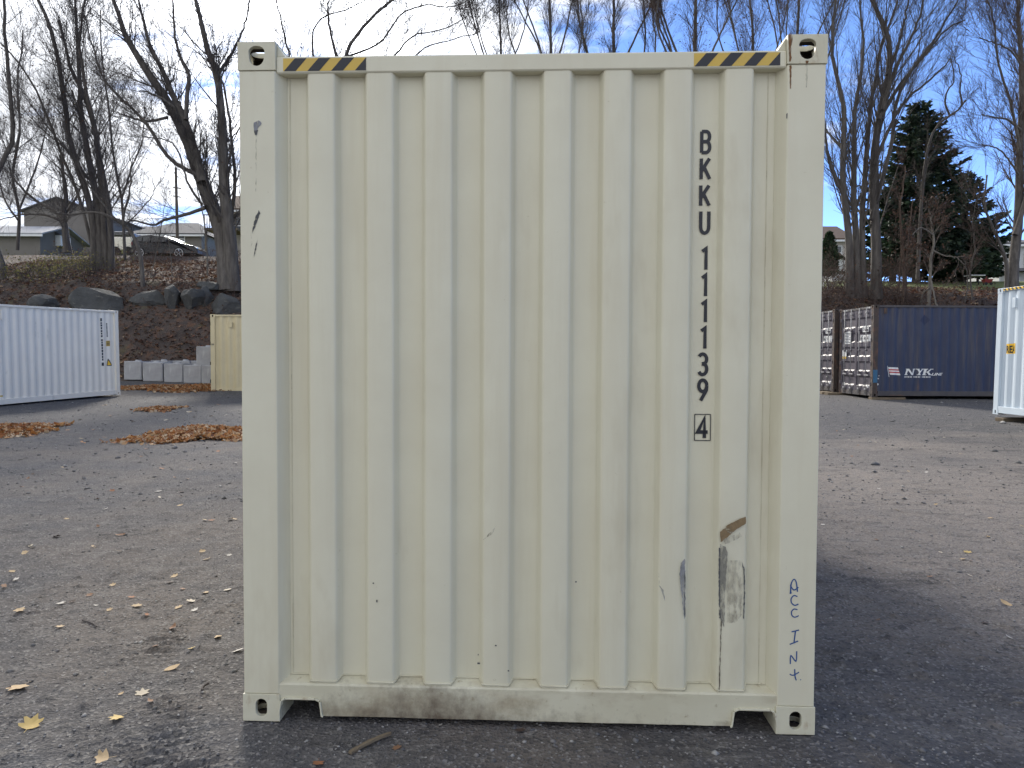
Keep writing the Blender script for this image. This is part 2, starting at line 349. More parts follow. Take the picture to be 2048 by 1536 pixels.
def ground_material():
    mt = bpy.data.materials.new('crushed_asphalt_and_gravel'); mt.use_nodes = True
    nt = mt.node_tree; N = nt.nodes; L = nt.links; b = N['Principled BSDF']; b.inputs['Roughness'].default_value = .92
    b.inputs['Specular IOR Level'].default_value = .3
    t = N.new('ShaderNodeTexCoord')
    def noise(s, det=6, r=.6, st=(1, 1, 1), loc=(0, 0, 0)):
        mp = N.new('ShaderNodeMapping'); mp.inputs['Scale'].default_value = st; mp.inputs['Location'].default_value = loc; L.new(t.outputs['Object'], mp.inputs[0])
        n = N.new('ShaderNodeTexNoise'); n.inputs['Scale'].default_value = s; n.inputs['Detail'].default_value = det; n.inputs['Roughness'].default_value = r
        L.new(mp.outputs[0], n.inputs['Vector']); return n.outputs['Fac']
    def mapr(f, a, c, o0=0., o1=1.):
        n = N.new('ShaderNodeMapRange'); n.inputs[1].default_value = a; n.inputs[2].default_value = c; n.inputs[3].default_value = o0; n.inputs[4].default_value = o1
        L.new(f, n.inputs[0]); return n.outputs[0]
    def mixc(f, A, B):
        n = N.new('ShaderNodeMix'); n.data_type = 'RGBA'; L.new(f, n.inputs['Factor'])
        for s, v in (('A', A), ('B', B)):
            if isinstance(v, tuple): n.inputs[s].default_value = (*v, 1)
            else: L.new(v, n.inputs[s])
        return n.outputs['Result']
    c = mixc(mapr(noise(.55, 5, .6), .38, .62), (.084, .085, .092), (.150, .130, .115))
    c = mixc(mapr(noise(1.7, 6, .7, (1, .55, 1), (4, 2, 0)), .55, .75), c, (.165, .145, .127))
    sx = N.new('ShaderNodeSeparateXYZ'); L.new(t.outputs['Object'], sx.inputs[0])     # a worn, dusty lane crosses the right half of the lot
    ln = N.new('ShaderNodeMath'); ln.operation = 'MULTIPLY_ADD'; L.new(sx.outputs[0], ln.inputs[0]); ln.inputs[1].default_value = .16; L.new(noise(.9, 6, .65, (1, 1.6, 1), (2, 7, 0)), ln.inputs[2])
    c = mixc(mapr(ln.outputs[0], .68, 1.15, 0, .88), c, (.225, .196, .170))
    c = mixc(mapr(noise(1.1, 7, .75, (.6, 1.6, 1), (9, 1, 0)), .54, .70), c, (.050, .046, .046))
    c = mixc(mapr(noise(9, 4, .7), .56, .75), c, (.055, .053, .054))
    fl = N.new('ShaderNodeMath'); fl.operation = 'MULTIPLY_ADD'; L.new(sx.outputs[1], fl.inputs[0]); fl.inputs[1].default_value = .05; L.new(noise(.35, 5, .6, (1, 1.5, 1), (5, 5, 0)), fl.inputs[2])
    c = mixc(mapr(fl.outputs[0], 1.02, 1.30, 0, .85), c, (.066, .068, .076))       # darker, bluish grey towards the back of the lot
    c = mixc(mapr(noise(4.2, 6, .72, (.8, 1.3, 1), (3, 8, 0)), .53, .70), c, (.185, .172, .160))
    c = mixc(mapr(noise(5.6, 6, .72, (.7, 1.5, 1), (8, 3, 0)), .55, .70), c, (.052, .050, .052))
    v = N.new('ShaderNodeTexVoronoi'); v.inputs['Scale'].default_value = 75; L.new(t.outputs['Object'], v.inputs['Vector'])
    vs_ = N.new('ShaderNodeSeparateColor'); L.new(v.outputs['Color'], vs_.inputs[0])
    c = mixc(mapr(vs_.outputs[0], .80, .95, 0, .55), c, (.30, .285, .27))
    c = mixc(mapr(vs_.outputs[1], .70, .95, 0, .6), c, (.05, .05, .053))
    L.new(c, b.inputs['Base Color'])
    h = N.new('ShaderNodeMath'); h.operation = 'MULTIPLY_ADD'; L.new(noise(45, 5, .7), h.inputs[0]); h.inputs[1].default_value = 1.4
    L.new(v.outputs['Distance'], h.inputs[2])
    bn = N.new('ShaderNodeBump'); bn.inputs['Strength'].default_value = .75; bn.inputs['Distance'].default_value = .012
    L.new(h.outputs[0], bn.inputs['Height']); L.new(bn.outputs[0], b.inputs['Normal'])
    return mt
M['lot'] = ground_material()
def add_mud(mt, cx, wx, colr):
    """dried mud thrown over one stretch of a rail"""
    nt = mt.node_tree; N = nt.nodes; L = nt.links; b = N['Principled BSDF']; src = b.inputs['Base Color'].links[0].from_socket
    t = N.new('ShaderNodeTexCoord'); sx = N.new('ShaderNodeSeparateXYZ'); L.new(t.outputs['Object'], sx.inputs[0])
    def math_(op, a, c):
        n = N.new('ShaderNodeMath'); n.operation = op
        for i, v in enumerate((a, c)):
            if isinstance(v, (int, float)): n.inputs[i].default_value = v
            else: L.new(v, n.inputs[i])
        return n.outputs[0]
    e = math_('DIVIDE', math_('SUBTRACT', sx.outputs[0], cx), wx); g = math_('MAXIMUM', math_('SUBTRACT', 1.0, math_('MULTIPLY', e, e)), 0.0)
    mp = N.new('ShaderNodeMapping'); mp.inputs['Scale'].default_value = (1, 1, .8); L.new(t.outputs['Object'], mp.inputs[0])
    n = N.new('ShaderNodeTexNoise'); n.inputs['Scale'].default_value = 7; n.inputs['Detail'].default_value = 7; n.inputs['Roughness'].default_value = .65; L.new(mp.outputs[0], n.inputs['Vector'])
    r = N.new('ShaderNodeMapRange'); n2 = N.new('ShaderNodeTexNoise'); n2.inputs['Scale'].default_value = 38; n2.inputs['Detail'].default_value = 5; n2.inputs['Roughness'].default_value = .7; L.new(mp.outputs[0], n2.inputs['Vector'])
    low = math_('MULTIPLY', math_('SUBTRACT', .11, sx.outputs[2]), 2.6)
    r.inputs[1].default_value = .95; r.inputs[2].default_value = 1.55; L.new(math_('ADD', math_('ADD', math_('MULTIPLY', g, .42), n.outputs['Fac']), math_('ADD', low, math_('MULTIPLY', n2.outputs['Fac'], .55))), r.inputs[0])
    mx = N.new('ShaderNodeMix'); mx.data_type = 'RGBA'; L.new(r.outputs[0], mx.inputs['Factor']); L.new(src, mx.inputs['A']); mx.inputs['B'].default_value = (*colr, 1)
    L.new(mx.outputs['Result'], b.inputs['Base Color']); return mt
M['rail_mud'] = add_mud(M['cream_dirty'].copy(), -.42, .62, (.13, .10, .07))
M['soil'] = material('leafy_soil', (.082, .063, .054), (.052, .042, .038), 1.2, .95, .9, 9, spots=[((.12, .065, .04), 2.5, .50, .66, (1, 1, 1)), ((.10, .085, .045), 1.1, .58, .72, (1, 1, 1)), ((.16, .11, .07), 18, .62, .72, (1, 1, 1))], bdist=.12)
M['grass'] = material('lawn_grass', (.10, .135, .03), (.16, .17, .05), 1.5, .95, .8, 25, bdist=.05)

# ------------------------------------------------------------------ ground
def axis(parts):
    out = []
    for a, b, s in parts: out.append(np.arange(a, b, s))
    return np.concatenate(out + [[parts[-1][1]]])
gx = axis([(-400, -120, 40), (-120, -40, 8), (-40, -22, 1.2), (-22, -5, .45), (-5, 5, .032), (5, 22, .45), (22, 40, 1.2), (40, 120, 8), (120, 400, 40)])
gy = axis([(-60, -10, 10), (-10, 1.8, 1.2), (1.8, 5.2, .019), (5.2, 10, .08), (10, 28, .4), (28, 40, .28), (40, 56, .8), (56, 120, 6), (120, 600, 60)])
X, Y = np.meshgrid(gx, gy)
Z = terrain(X, Y) + micro(X, Y)
V = np.stack([X, Y, Z], -1).reshape(-1, 3)
nx, ny = len(gx), len(gy)
ii = (np.arange(ny - 1)[:, None] * nx + np.arange(nx - 1)[None, :]).ravel()
F = np.stack([ii, ii + 1, ii + 1 + nx, ii + nx], 1)
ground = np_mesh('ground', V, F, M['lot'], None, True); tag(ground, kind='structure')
ground.data.materials.append(M['soil']); ground.data.materials.append(M['grass'])
fc = V[F].mean(1)
edge = 29.4 + 1.2 * fbm(fc[:, 0] * .4, fc[:, 1] * .4, 3, 3)
mi = np.where(fc[:, 1] > edge, 1, 0)
mi = np.where((fc[:, 0] > 14) & (fc[:, 1] > 38.2 + .9 * fbm(fc[:, 0] * .5, fc[:, 1] * .5, 3, 8)), 2, mi)
mi = np.where((fc[:, 0] < 14) & (fc[:, 1] > 48.5), 2, mi)
ground.data.polygons.foreach_set('material_index', mi.astype(np.int32))

# ------------------------------------------------------------------ shipping containers
W, H = 2.438, 2.896
def stadium(w, h, n=8):
    r = w / 2; pts = []
    for i in range(n + 1): a = math.pi * i / n; pts.append((r * math.cos(a), h / 2 - r + r * math.sin(a)))
    for i in range(n + 1): a = math.pi + math.pi * i / n; pts.append((r * math.cos(a), -h / 2 + r + r * math.sin(a)))
    return pts
def shield(w, h, n=8):
    pts = []
    for i in range(n + 1):
        a = math.pi * i / n; pts.append((w / 2 * math.cos(a), h * .22 + h * .28 * math.sin(a)))
    for i in range(n + 1):
        a = math.pi + math.pi * i / n; pts.append((w / 2 * .92 * math.cos(a), -h * .1 + h * .4 * math.sin(a)))
    return pts
def ring_plate(mb, w, h, t, hole, fn):
    """rectangular plate with a hole; fn(a, b, depth) maps to 3-D"""
    n = len(hole); out = []
    for (a, b) in hole:
        k = max(abs(a) / (w / 2), abs(b) / (h / 2)); out.append([a / k, b / k])
    for c in ((w/2, h/2), (-w/2, h/2), (-w/2, -h/2), (w/2, -h/2)):
        j = min(range(n), key=lambda q: (out[q][0] - c[0]) ** 2 + (out[q][1] - c[1]) ** 2); out[j] = list(c)
    vs = [fn(a, b, 0) for a, b in hole] + [fn(a, b, 0) for a, b in out] + [fn(a, b, t) for a, b in hole] + [fn(a, b, t) for a, b in out]
    fs = []
    for i in range(n):
        j = (i + 1) % n
        fs += [(i, j, n + j, n + i), (2*n + j, 2*n + i, 3*n + i, 3*n + j), (j, i, 2*n + i, 2*n + j), (n + i, n + j, 3*n + j, 3*n + i)]
    mb.add(vs, fs)
def casting_mesh(sx, sy, sz):
    """hollow ISO corner block; origin at its outer corner; it extends towards +sx, +sy, +sz"""
    w, l, h, t = .162, .178, .118, .022
    mb = MB(); top = sz < 0
    hole = shield(.068, .082) if top else stadium(.050, .078)
    e = .0005
    ring_plate(mb, w, h, t, hole, lambda a, b, d: (sx * (w/2 + a), sy * d, sz * (h/2) + b))
    ring_plate(mb, l - 2*t - 2*e, h, t, stadium(.056, .080), lambda a, b, d: (sx * d, sy * (l/2 + a), sz * (h/2) + b))
    ring_plate(mb, w - 2*t - 2*e, l - 2*t - 2*e, t, [(a, b) for b, a in stadium(.06, .11)][::-1], lambda a, b, d: (sx * (w/2 + a), sy * (l/2 + b), sz * d))
    x0, x1 = sorted((sx * (w - t), sx * w)); y0, y1 = sorted((sy * (t + e), sy * (l - t - e))); z0, z1 = sorted((0, sz * h)); mb.box(x0, x1, y0, y1, z0, z1)
    x0, x1 = sorted((0, sx * w)); y0, y1 = sorted((sy * (l - t), sy * l)); mb.box(x0, x1, y0, y1, z0, z1)
    me = mb.mesh('corner_casting')
    bm = bmesh.new(); bm.from_mesh(me); bmesh.ops.remove_doubles(bm, verts=bm.verts, dist=1e-5); bmesh.ops.recalc_face_normals(bm, faces=bm.faces)
    for f in bm.faces:
        c = f.calc_center_median(); c = (abs(c.x), abs(c.y), abs(c.z))
        if all(t - .002 <= k <= m_ - t + .002 for k, m_ in zip(c, (w, l, h))): f.material_index = 1
    bm.to_mesh(me); bm.free()
    return me
CAST = {(a, b, c): casting_mesh(a, b, c) for a in (1, -1) for b in (1, -1) for c in (1, -1)}

def trap_profile(s0, s1, pitch, outer, slope, d_out, d_in, first=None, fillet=.004):
    """list of (s, depth) of a trapezoid corrugation between s0 and s1, bends rounded"""
    n = int((s1 - s0 - .04) // pitch) if first is None else first
    c0 = (s0 + s1) / 2 - (n - 1) * pitch / 2
    raw = [(s0, d_in)]
    for i in range(n):
        c = c0 + i * pitch
        raw += [(c - outer/2 - slope, d_in), (c - outer/2, d_out), (c + outer/2, d_out), (c + outer/2 + slope, d_in)]
    raw.append((s1, d_in))
    if not fillet: return raw
    pts = [raw[0]]
    for a, b, c in zip(raw, raw[1:], raw[2:]):
        b_ = Vector(b); u = (Vector(a) - b_); w_ = (Vector(c) - b_)
        f = min(fillet * 2, u.length * .4, w_.length * .4); p, q = b_ + u.normalized() * f, b_ + w_.normalized() * f
        pts += [tuple(p), tuple((p + q + b_ * 2) / 4), tuple(q)]
    pts.append(raw[-1]); return pts
def depth_of(prof, s):
    return float(np.interp(s, [p[0] for p in prof], [p[1] for p in prof]))
def panel_mesh(prof, z0, z1, fn, rows=1, wob=0.0, dent=None, seed=0):
    mb = MB(); n = len(prof); zz = np.linspace(z0, z1, rows + 1)
    SS = np.array([p[0] for p in prof])
    for z in zz:
        wv = wob * fbm(SS * 2.5 + 9, np.full(n, z * 1.6), 3, seed) * 2 if wob else np.zeros(n)
        for (s, d), q in zip(prof, wv):
            k = d + float(q)
            if dent: k += dent(s, z, d)
            mb.v.append(tuple(fn(s, z, k)))
    for r in range(rows):
        for i in range(n - 1): mb.f.append((r*n + i, r*n + i + 1, (r+1)*n + i + 1, (r+1)*n + i))
    return mb
def container(label, loc, rz, L, mats, group=None, door=False, tilt=None, detail_front=False):
    """local frame: x across (-W/2..W/2), y along the length from the near end, z up"""
    root = thing('shipping_container', label, 'container', loc, rz, group)
    if tilt: root.rotation_euler = (tilt[0], tilt[1], rz)
    pm, rm, cm = mats['panel'], mats['rail'], mats['casting']
    hw = W / 2
    for x in (-1, 1):
        for y in (0, 1):
            for z in (0, 1):
                o = link('corner_casting', CAST[(-x, 1 if y == 0 else -1, 1 if z == 0 else -1)].copy(), cm, root, .010 if detail_front else 0); o.data.materials.append(M['cavity'])
                o.location = (x * hw, L * y, H * z)
    # corner posts: outer face, then a sloped return to the end wall
    for x in (-1, 1):
        for y in (0, 1):
            ys = lambda d: d if y == 0 else L - d
            poly = [(hw - .004, .005), (hw - .156, .005), (hw - .190, .060), (hw - .190, .075), (hw - .150, .075), (hw - .150, .16), (hw - .004, .16)]
            mb = MB(); mb.prism(poly, lambda a, b: (x * a, ys(b), .1185), lambda a, b: (x * a, ys(b), H - .1185))
            mb.build('corner_post', mats.get('post', rm), root, .004 if detail_front else 0)
    # side rails
    for x in (-1, 1):
        x0, x1 = sorted((x * (hw - .006), x * (hw - .06)))
        MB().box(x0, x1, .18, L - .18, H - .075, H - .012).build('top_side_rail', rm, root, .004)
        MB().box(x0, x1, .18, L - .18, .035, .185).build('bottom_side_rail', rm, root, .004)
    # side walls
    prof = trap_profile(.15, L - .15, .278, .072, .068, .028, .064)
    for x in (-1, 1):
        if detail_front: pr = trap_profile(.15, L - .15, .278, .072, .068, .028, .064, None, 0)
        else: pr = prof
        panel_mesh(pr, .186, H - .0755, lambda s, z, d: (x * (hw - d), s, z), 6, .004, None, 3).build('side_panel', pm, root, 0, not detail_front)
    # roof with shallow transverse ribs
    rp = trap_profile(.15, L - .15, .209, .09, .02, .0, .018, None, 0)
    mb = MB()
    for s, d in rp: mb.v += [(-hw + .058, s, H - .011 - d), (hw - .058, s, H - .011 - d)]
    mb.f += [(2*i, 2*i + 1, 2*i + 3, 2*i + 2) for i in range(len(rp) - 1)]
    mb.build('roof_panel', mats.get('roof', pm), root)
    MB().box(-hw + .065, hw - .065, .55, L - .3, .045, .16).build('underframe', M['dark'], root)  # solid floor block, near-black to stand for the shade underneath
    # end frames
    for y in (0, 1):
        ys = lambda d: d if y == 0 else L - d
        if y == 0 and detail_front: continue
        a, b = sorted((ys(.012), ys(.07)))
        MB().box(-hw + .163, hw - .163, a, b, H - .105, H - .035).build('top_end_rail', rm, root, .004)
        MB().box(-hw + .163, hw - .163, a, b, .025, .17).build('bottom_end_rail', rm, root, .004)
        if y == 0 and door: continue
        ep = trap_profile(-hw + .185, hw - .185, .2485, .112, .018, .016, .062, 8)
        panel_mesh(ep, .171, H - .1055, lambda s, z, d: (s, ys(d), z)).build('end_panel', pm, root)
    root['L'] = L
    del root['L']
    return root
def side_decal(root, x, polys, mat, name, L, lift=.0025, parent=None):
    """flat print laid on the corrugated side wall: cut at the bends and pressed onto them"""
    prof = trap_profile(.15, L - .15, .278, .072, .068, .028, .064)
    raw = trap_profile(.15, L - .15, .278, .072, .068, .028, .064, None, 0)
    bm = bmesh.new()
    for poly in polys:
        vs_ = [bm.verts.new((s, z, 0)) for s, z in poly]
        try: bm.faces.new(vs_)
        except ValueError: pass
    lo = min(p[0] for q in polys for p in q); hi = max(p[0] for q in polys for p in q)
    for s, d in prof:
        if lo < s < hi:
            bmesh.ops.bisect_plane(bm, geom=bm.verts[:] + bm.edges[:] + bm.faces[:], plane_co=(s, 0, 0), plane_no=(1, 0, 0))
    for v in bm.verts:
        d = depth_of(prof, v.co.x); v.co = (x * (W/2 - d + lift), v.co.x, v.co.y)
    bmesh.ops.recalc_face_normals(bm, faces=bm.faces)
    me = bpy.data.meshes.new(name); bm.to_mesh(me); bm.free()
    return link(name, me, mat, parent or root)
def text_polys(body, size, shear=0.0, bold=0.0, sx=1.0):
    cu_ = bpy.data.curves.new('t', 'FONT'); cu_.body = body; cu_.size = size; cu_.shear = shear; cu_.offset = bold; cu_.resolution_u = 2
    ob = bpy.data.objects.new('t', cu_); col.objects.link(ob)
    dg = bpy.context.evaluated_depsgraph_get(); dg.update()
    me = ob.evaluated_get(dg).to_mesh()
    ps = [[(me.vertices[i].co.x * sx, me.vertices[i].co.y) for i in p.vertices] for p in me.polygons]
    ob.evaluated_get(dg).to_mesh_clear()
    bpy.data.objects.remove(ob); bpy.data.curves.remove(cu_)
    return ps

# ---- the cream container in front
C0 = Vector((.0590, 3.1014, 0.0)); YAW0 = R(-2.404)
main = container('cream high-cube container end-on filling the middle of the photo, hazard stripes on its top rail',
                 C0, YAW0, 6.058, dict(panel=M['cream'], rail=M['cream'], casting=M['cream_rusty'], post=M['cream']), None, False, None, True)
hw = W / 2
Rinv = np.array(Matrix.Rotation(-YAW0, 3, 'Z'))
def front(px, py, depth):
    """photo pixel -> (u, v) on the end wall's plane at the given depth"""
    d = Rinv @ ray(px, py); o = Rinv @ (np.array([0, 0, CAM_H]) - np.array(C0))
    t = (depth - o[1]) / d[1]; p = o + d * t
    return (p[0], p[2])
EP = trap_profile(-hw + .175, hw - .175, .2485, .112, .018, .016, .062, 8, .0045)
ridge8 = (.2485 * 3.5)
def dent(s, z, d):
    k = 0.0
    q = (s - ridge8)
    if abs(q) < .085 and .42 < z < .98:
        w_ = math.sin(math.pi * (z - .42) / .56) ** 2
        k += .012 * w_ * math.exp(-((q + .035) / .03) ** 2)
        k += .004 * w_ * math.exp(-((z - .86 - q * .4) / .05) ** 2)
    q = s - (ridge8 - .2485)
    if .38 < z < .75 and abs(q - .05) < .05: k += .006 * math.sin(math.pi * (z - .38) / .37) * math.exp(-((q - .05) / .025) ** 2)
    return k
panel_mesh(EP, .166, 2.7785, lambda s, z, d: (s, d, z), 90, .0030, dent, 4).build('end_panel', M['cream'], main, 0, True)
# top rail: front face, rolled lower edge, sloped gussets beside the corner blocks
mb = MB(); mb.prism([(.010, 2.772), (.016, 2.766), (.064, 2.766), (.064, 2.838), (.016, 2.838), (.010, 2.832)],
                    lambda a, b: (-hw + .1625, a, b), lambda a, b: (hw - .1625, a, b))
mb.build('top_end_rail', M['cream'], main, .002)
for x in (-1, 1):
    mb = MB(); mb.prism([(hw - .1625, 2.839), (hw - .1625, 2.890), (hw - .196, 2.839)], lambda a, b: (x * a, .018, b), lambda a, b: (x * a, .17, b)); mb.build('gusset', M['cream_rusty'], main, .002)
# bottom rail with two fork pockets
P0, P1 = hw - .1555, hw - .345
def rail_strip(name, u0, u1, zb0, zb1, mat):
    mb = MB(); n = 24; N = max(2, int((u1 - u0) / .05))
    us = np.linspace(u0, u1, N + 1)
    prof = [(.066, None), (.008, None), (.008, .158), (.013, .166), (.066, .186)]
    k = len(prof)
    for u in us:
        zb = zb0 + (zb1 - zb0) * (u - u0) / (u1 - u0) + .004 * float(fbm(u * 9, 3.3, 2, 5)); wv = .003 * float(fbm(u * 2, 1.1, 2, 6))
        for a, b in prof: mb.v.append((u, a + (wv if b is None or b < .16 else 0), zb if b is None else b))
    for i in range(N):
        for j in range(k - 1): mb.f.append((i*k + j, (i+1)*k + j, (i+1)*k + j + 1, i*k + j + 1))
    mb.f.append(tuple(range(k))); mb.f.append(tuple(N*k + j for j in range(k))[::-1])
    return mb
rail = MB()
for q in (rail_strip('', -P1, P1, .026, .026, None), ):
    rail.add(q.v, q.f)
for x in (-1, 1):
    q = rail_strip('', min(x*P0, x*P1), max(x*P0, x*P1), .093, .093, None)
    rail.add(q.v, q.f)
    # slanted cheeks of the pocket
    for a, b in ((P1, P1 + .018), (P0, P0 - .020)):
        rail.prism([(a, .03), (b, .093), (a, .093)], lambda u, z: (x * u, .009, z), lambda u, z: (x * u, .3, z))
orail = rail.build('bottom_end_rail', M['rail_mud'], main)
for x in (-1, 1):
    mb = MB()
    lip = [(P1 - .004, .022), (P1 + .004, .026), (P1 + .012, .090), (P1 + .030, .098), (P0 - .030, .098), (P0 - .014, .090), (P0 - .004, .03)]
    for i in range(len(lip) - 1):
        (a, b), (c, d) = lip[i], lip[i + 1]
        dd = Vector((c - a, d - b)).normalized(); nn = Vector((-dd.y, dd.x)) * .007
        mb.add([(x*a, -.002, b), (x*c, -.002, d), (x*(c + nn.x), -.002, d + nn.y), (x*(a + nn.x), -.002, b + nn.y),
                (x*a, .30, b), (x*c, .30, d), (x*(c + nn.x), .30, d + nn.y), (x*(a + nn.x), .30, b + nn.y)],
               [(0,1,2,3),(4,7,6,5),(0,4,5,1),(1,5,6,2),(2,6,7,3),(3,7,4,0)])
    mb.build('fork_pocket_lip', M['cream_rusty'], main, .0015)
    MB().box(min(x*(P0+.0), x*P1), max(x*P0, x*P1), .56, .60, .02, .17).build('pocket_dark_box', M['dark'], main)  # added black box that keeps light out of the pocket
# weld beads / sheet seams beside the posts, drawn as narrow raised battens
for x, px0, px1 in ((-1, 580, 579), (1, 1536, 1531)):
    u0, v0 = front(px0, 190, .062); u1, v1 = front(px1, 1360, .062)
    MB().box(u0 - .0015, u0 + .0015, .0602, .064, .188, 2.765).build('weld_seam', M['cream_dirty'], main)
# caulk line where the wall meets the rail
mb = MB(); raw = trap_profile(-hw + .178, hw - .178, .2485, .112, .018, .016, .062, 8, 0)
for (a, b), (c, d) in zip(raw, raw[1:]):
    mb.cyl((a, b - .003, .188 if b > .03 else .176), (c, d - .003, .188 if d > .03 else .176), .0035, n=6)
mb.build('caulk_bead', M['cream_dirty'], main)

# hazard stripes
def hazard(x0, x1, y0, y1, n=4):
    (ua, va), (ub, vb) = front(x0, y1, .008), front(x1, y0, .008)
    ua, va = front(x0, (y0 + y1) / 2, .008)[0], 2.7755; vb = 2.8285
    yb = MB().add([(ua, .0092, va), (ub, .0092, va), (ub, .0092, vb), (ua, .0092, vb)], [(0, 1, 2, 3)]).build('hazard_stripe', M['yellow'], main)
    w_ = (ub - ua) / 3.5; sl = w_ * .47
    for i in range(n):
        a = ua + w_ * (i + .03); b = a + w_ * .5
        pts = [(a, va), (b, va), (b + sl, vb), (a + sl, vb)] if i < n - 1 else [(a, va), (ub, va), (ub, vb)]
        MB().add([(p[0], .0084, p[1]) for p in pts], [tuple(range(len(pts)))]).build('black_bar', M['black_ink'], yb)
hazard(566, 732, 110, 136); hazard(1388, 1561, 102, 126)

# the serial number, one character after another down the recessed strip
def arc(cx, cy, rx, ry, a0, a1, n=10):
    return [(cx + rx * math.cos(R(a0 + (a1 - a0) * i / n)), cy + ry * math.sin(R(a0 + (a1 - a0) * i / n))) for i in range(n + 1)]
GL = {  # strokes in a box 0..1 wide, 0..1 high
    'B': [[(.0, .0), (.0, 1.0)], [(0, 1), (.55, 1)] + arc(.55, .76, .42, .24, 90, -90)[1:] + [(0, .52)], [(0, .52), (.55, .52)] + arc(.55, .26, .45, .26, 90, -90)[1:] + [(0, .0)]],
    'K': [[(0, 0), (0, 1)], [(.95, 1), (.08, .42)], [(.30, .60), (1.0, 0)]],
    'U': [[(0, 1), (0, .3)] + arc(.5, .28, .5, .28, 180, 360, 12)[1:] + [(1, 1)]],
    '1': [[(.75, 0), (.75, 1), (.2, .86)]],
    '3': [arc(.48, .75, .50, .25, 150, -80, 12) + [(.40, .52)], [(.40, .52)] + arc(.48, .27, .52, .27, 80, -150, 12)],
    '9': [arc(.5, .72, .5, .28, 0, 360, 18), [(1.0, .72), (.95, .5), (.25, 0)]],
    '4': [[(.70, 0), (.70, 1), (.0, .30), (1.05, .30)]],
}
ser = [('B', 1403, 1420, 261, 307), ('K', 1402, 1420, 315, 360), ('K', 1401, 1419, 369, 413), ('U', 1401, 1418, 421, 468),
       ('1', 1401, 1416, 495, 541), ('1', 1401, 1415, 548, 594), ('1', 1400, 1415, 601, 646), ('1', 1399, 1414, 654, 699),
       ('3', 1397, 1414, 706, 751), ('9', 1397, 1414, 758, 803), ('4', 1395, 1415, 834, 878)]
DP = .0595
for ch, x0, x1, y0, y1 in ser:
    mb = MB()
    (ua, vt), (ub, vb) = front(x0 + .8, y0, DP), front(x1 - .8, y1, DP)
    sw = .0142 if ch != '4' else .0155
    for si, st in enumerate(GL[ch]):
        mb.ribbon([(ua + (ub - ua) * a, vb + .004 + (vt - vb - .008) * b) for a, b in st], sw, lambda a, b, l: (a, DP - l, b), .0004 * si)
    mb.build('character', M['black_ink'], main)
(ua, vt), (ub, vb) = front(1389.5, 828.5, DP), front(1420.5, 881, DP)
mb = MB()
for i, (a, b) in enumerate((((ua, vt), (ub, vt)), ((ub, vt), (ub, vb)), ((ub, vb), (ua, vb)), ((ua, vb), (ua, vt)))):
    mb.ribbon([a, b], .0035, lambda p, q, l: (p, DP - l, q), .0003 * (i + 1))
mb.build('check_digit_box', M['black_ink'], main)

# blue marker writing down the right post
PD = .0035
def zz(x, y): return front(1280 + x / 3.2, 980 + y / 3.2, PD)
ink = [('A', [[(962, 665), (968, 600), (985, 572), (1000, 590), (1008, 652)], [(962, 610), (985, 640), (1014, 622)], [(966, 600), (964, 640), (968, 662)]]),
       ('C', [[(1008, 682), (985, 676), (968, 695), (970, 722), (990, 738), (1014, 730)]]),
       ('C', [[(1008, 766), (985, 762), (970, 780), (973, 803), (992, 814), (1016, 804)]]),
       ('I', [[(970, 908), (1018, 896)], [(995, 903), (986, 972)], [(958, 988), (1012, 966)]]),
       ('N', [[(962, 1114), (966, 1060), (998, 1096), (1003, 1032)]]),
       ('T', [[(958, 1178), (980, 1186), (1018, 1166)], [(990, 1146), (992, 1190), (1000, 1218)], [(1026, 1212), (1029, 1216)]])]
for ch, sts in ink:
    mb = MB()
    for si, st in enumerate(sts):
        # smooth the hand-drawn stroke
        P = [Vector(zz(*p)) for p in st]; Q = []
        for i in range(len(P) - 1):
            a, b, c, d = P[max(i - 1, 0)], P[i], P[i + 1], P[min(i + 2, len(P) - 1)]
            for t in (0, .25, .5, .75): Q.append(.5 * ((2*b) + (c - a) * t + (2*a - 5*b + 4*c - d) * t*t + (3*b - a - 3*c + d) * t**3))
        Q.append(P[-1]); mb.ribbon(Q, .0048, lambda p, q, l: (p, PD - l, q), .0003 * si)
    mb.build('marker_letter', M['blue_ink'], main)

# scuffs, scrapes and drips that the end wall carries
SC_BR = scuffmat('brown_scrape', (.25, .175, .09), .36, 45, (1, 1, 3)); SC_GR = scuffmat('grey_scrape', (.25, .24, .20), .42, 40, (2, 1, .5), .12, .95)
SC_BL = scuffmat('blue_grey_rub', (.28, .29, .32), .40, 30, (3, 1, .4), .16, .9); SC_FA = scuffmat('faint_rub', (.38, .35, .27), .52, 35, (2, 1, .7), .14, .6); SC_DK = scuffmat('dark_nick', (.09, .092, .095), .36, 60)
SC_DI = scuffmat('mud_splash', (.24, .19, .13), .56, 9, (1, 1, .6), .26, .7)
SC_RU = scuffmat('rust_run', (.20, .095, .035), .42, 30, (2, 1, .35))
def mark(pts, depth, mat, name='scrape_mark', scale=None, org=(0, 0)):
    P = [(org[0] + a / scale, org[1] + b / scale) for a, b in pts] if scale else pts
    Q = []
    for i, p in enumerate(P):       # ragged outline
        a = Vector(p); b = Vector(P[(i + 1) % len(P)]); n = max(1, int((b - a).length / 4))
        for j in range(n):
            w_ = a.lerp(b, j / n); Q.append((w_.x + random.uniform(-.7, .7), w_.y + random.uniform(-.7, .7)))
    me = MB().add([(front(x, y, depth)[0], depth, front(x, y, depth)[1]) for x, y in Q], [tuple(range(len(Q)))]).mesh(name)
    bm = bmesh.new(); bm.from_mesh(me); bmesh.ops.triangulate(bm, faces=bm.faces); bm.to_mesh(me); bm.free()
    return link(name, me, mat, main)
z3 = dict(scale=3.2, org=(1280, 980)); RD = .0125
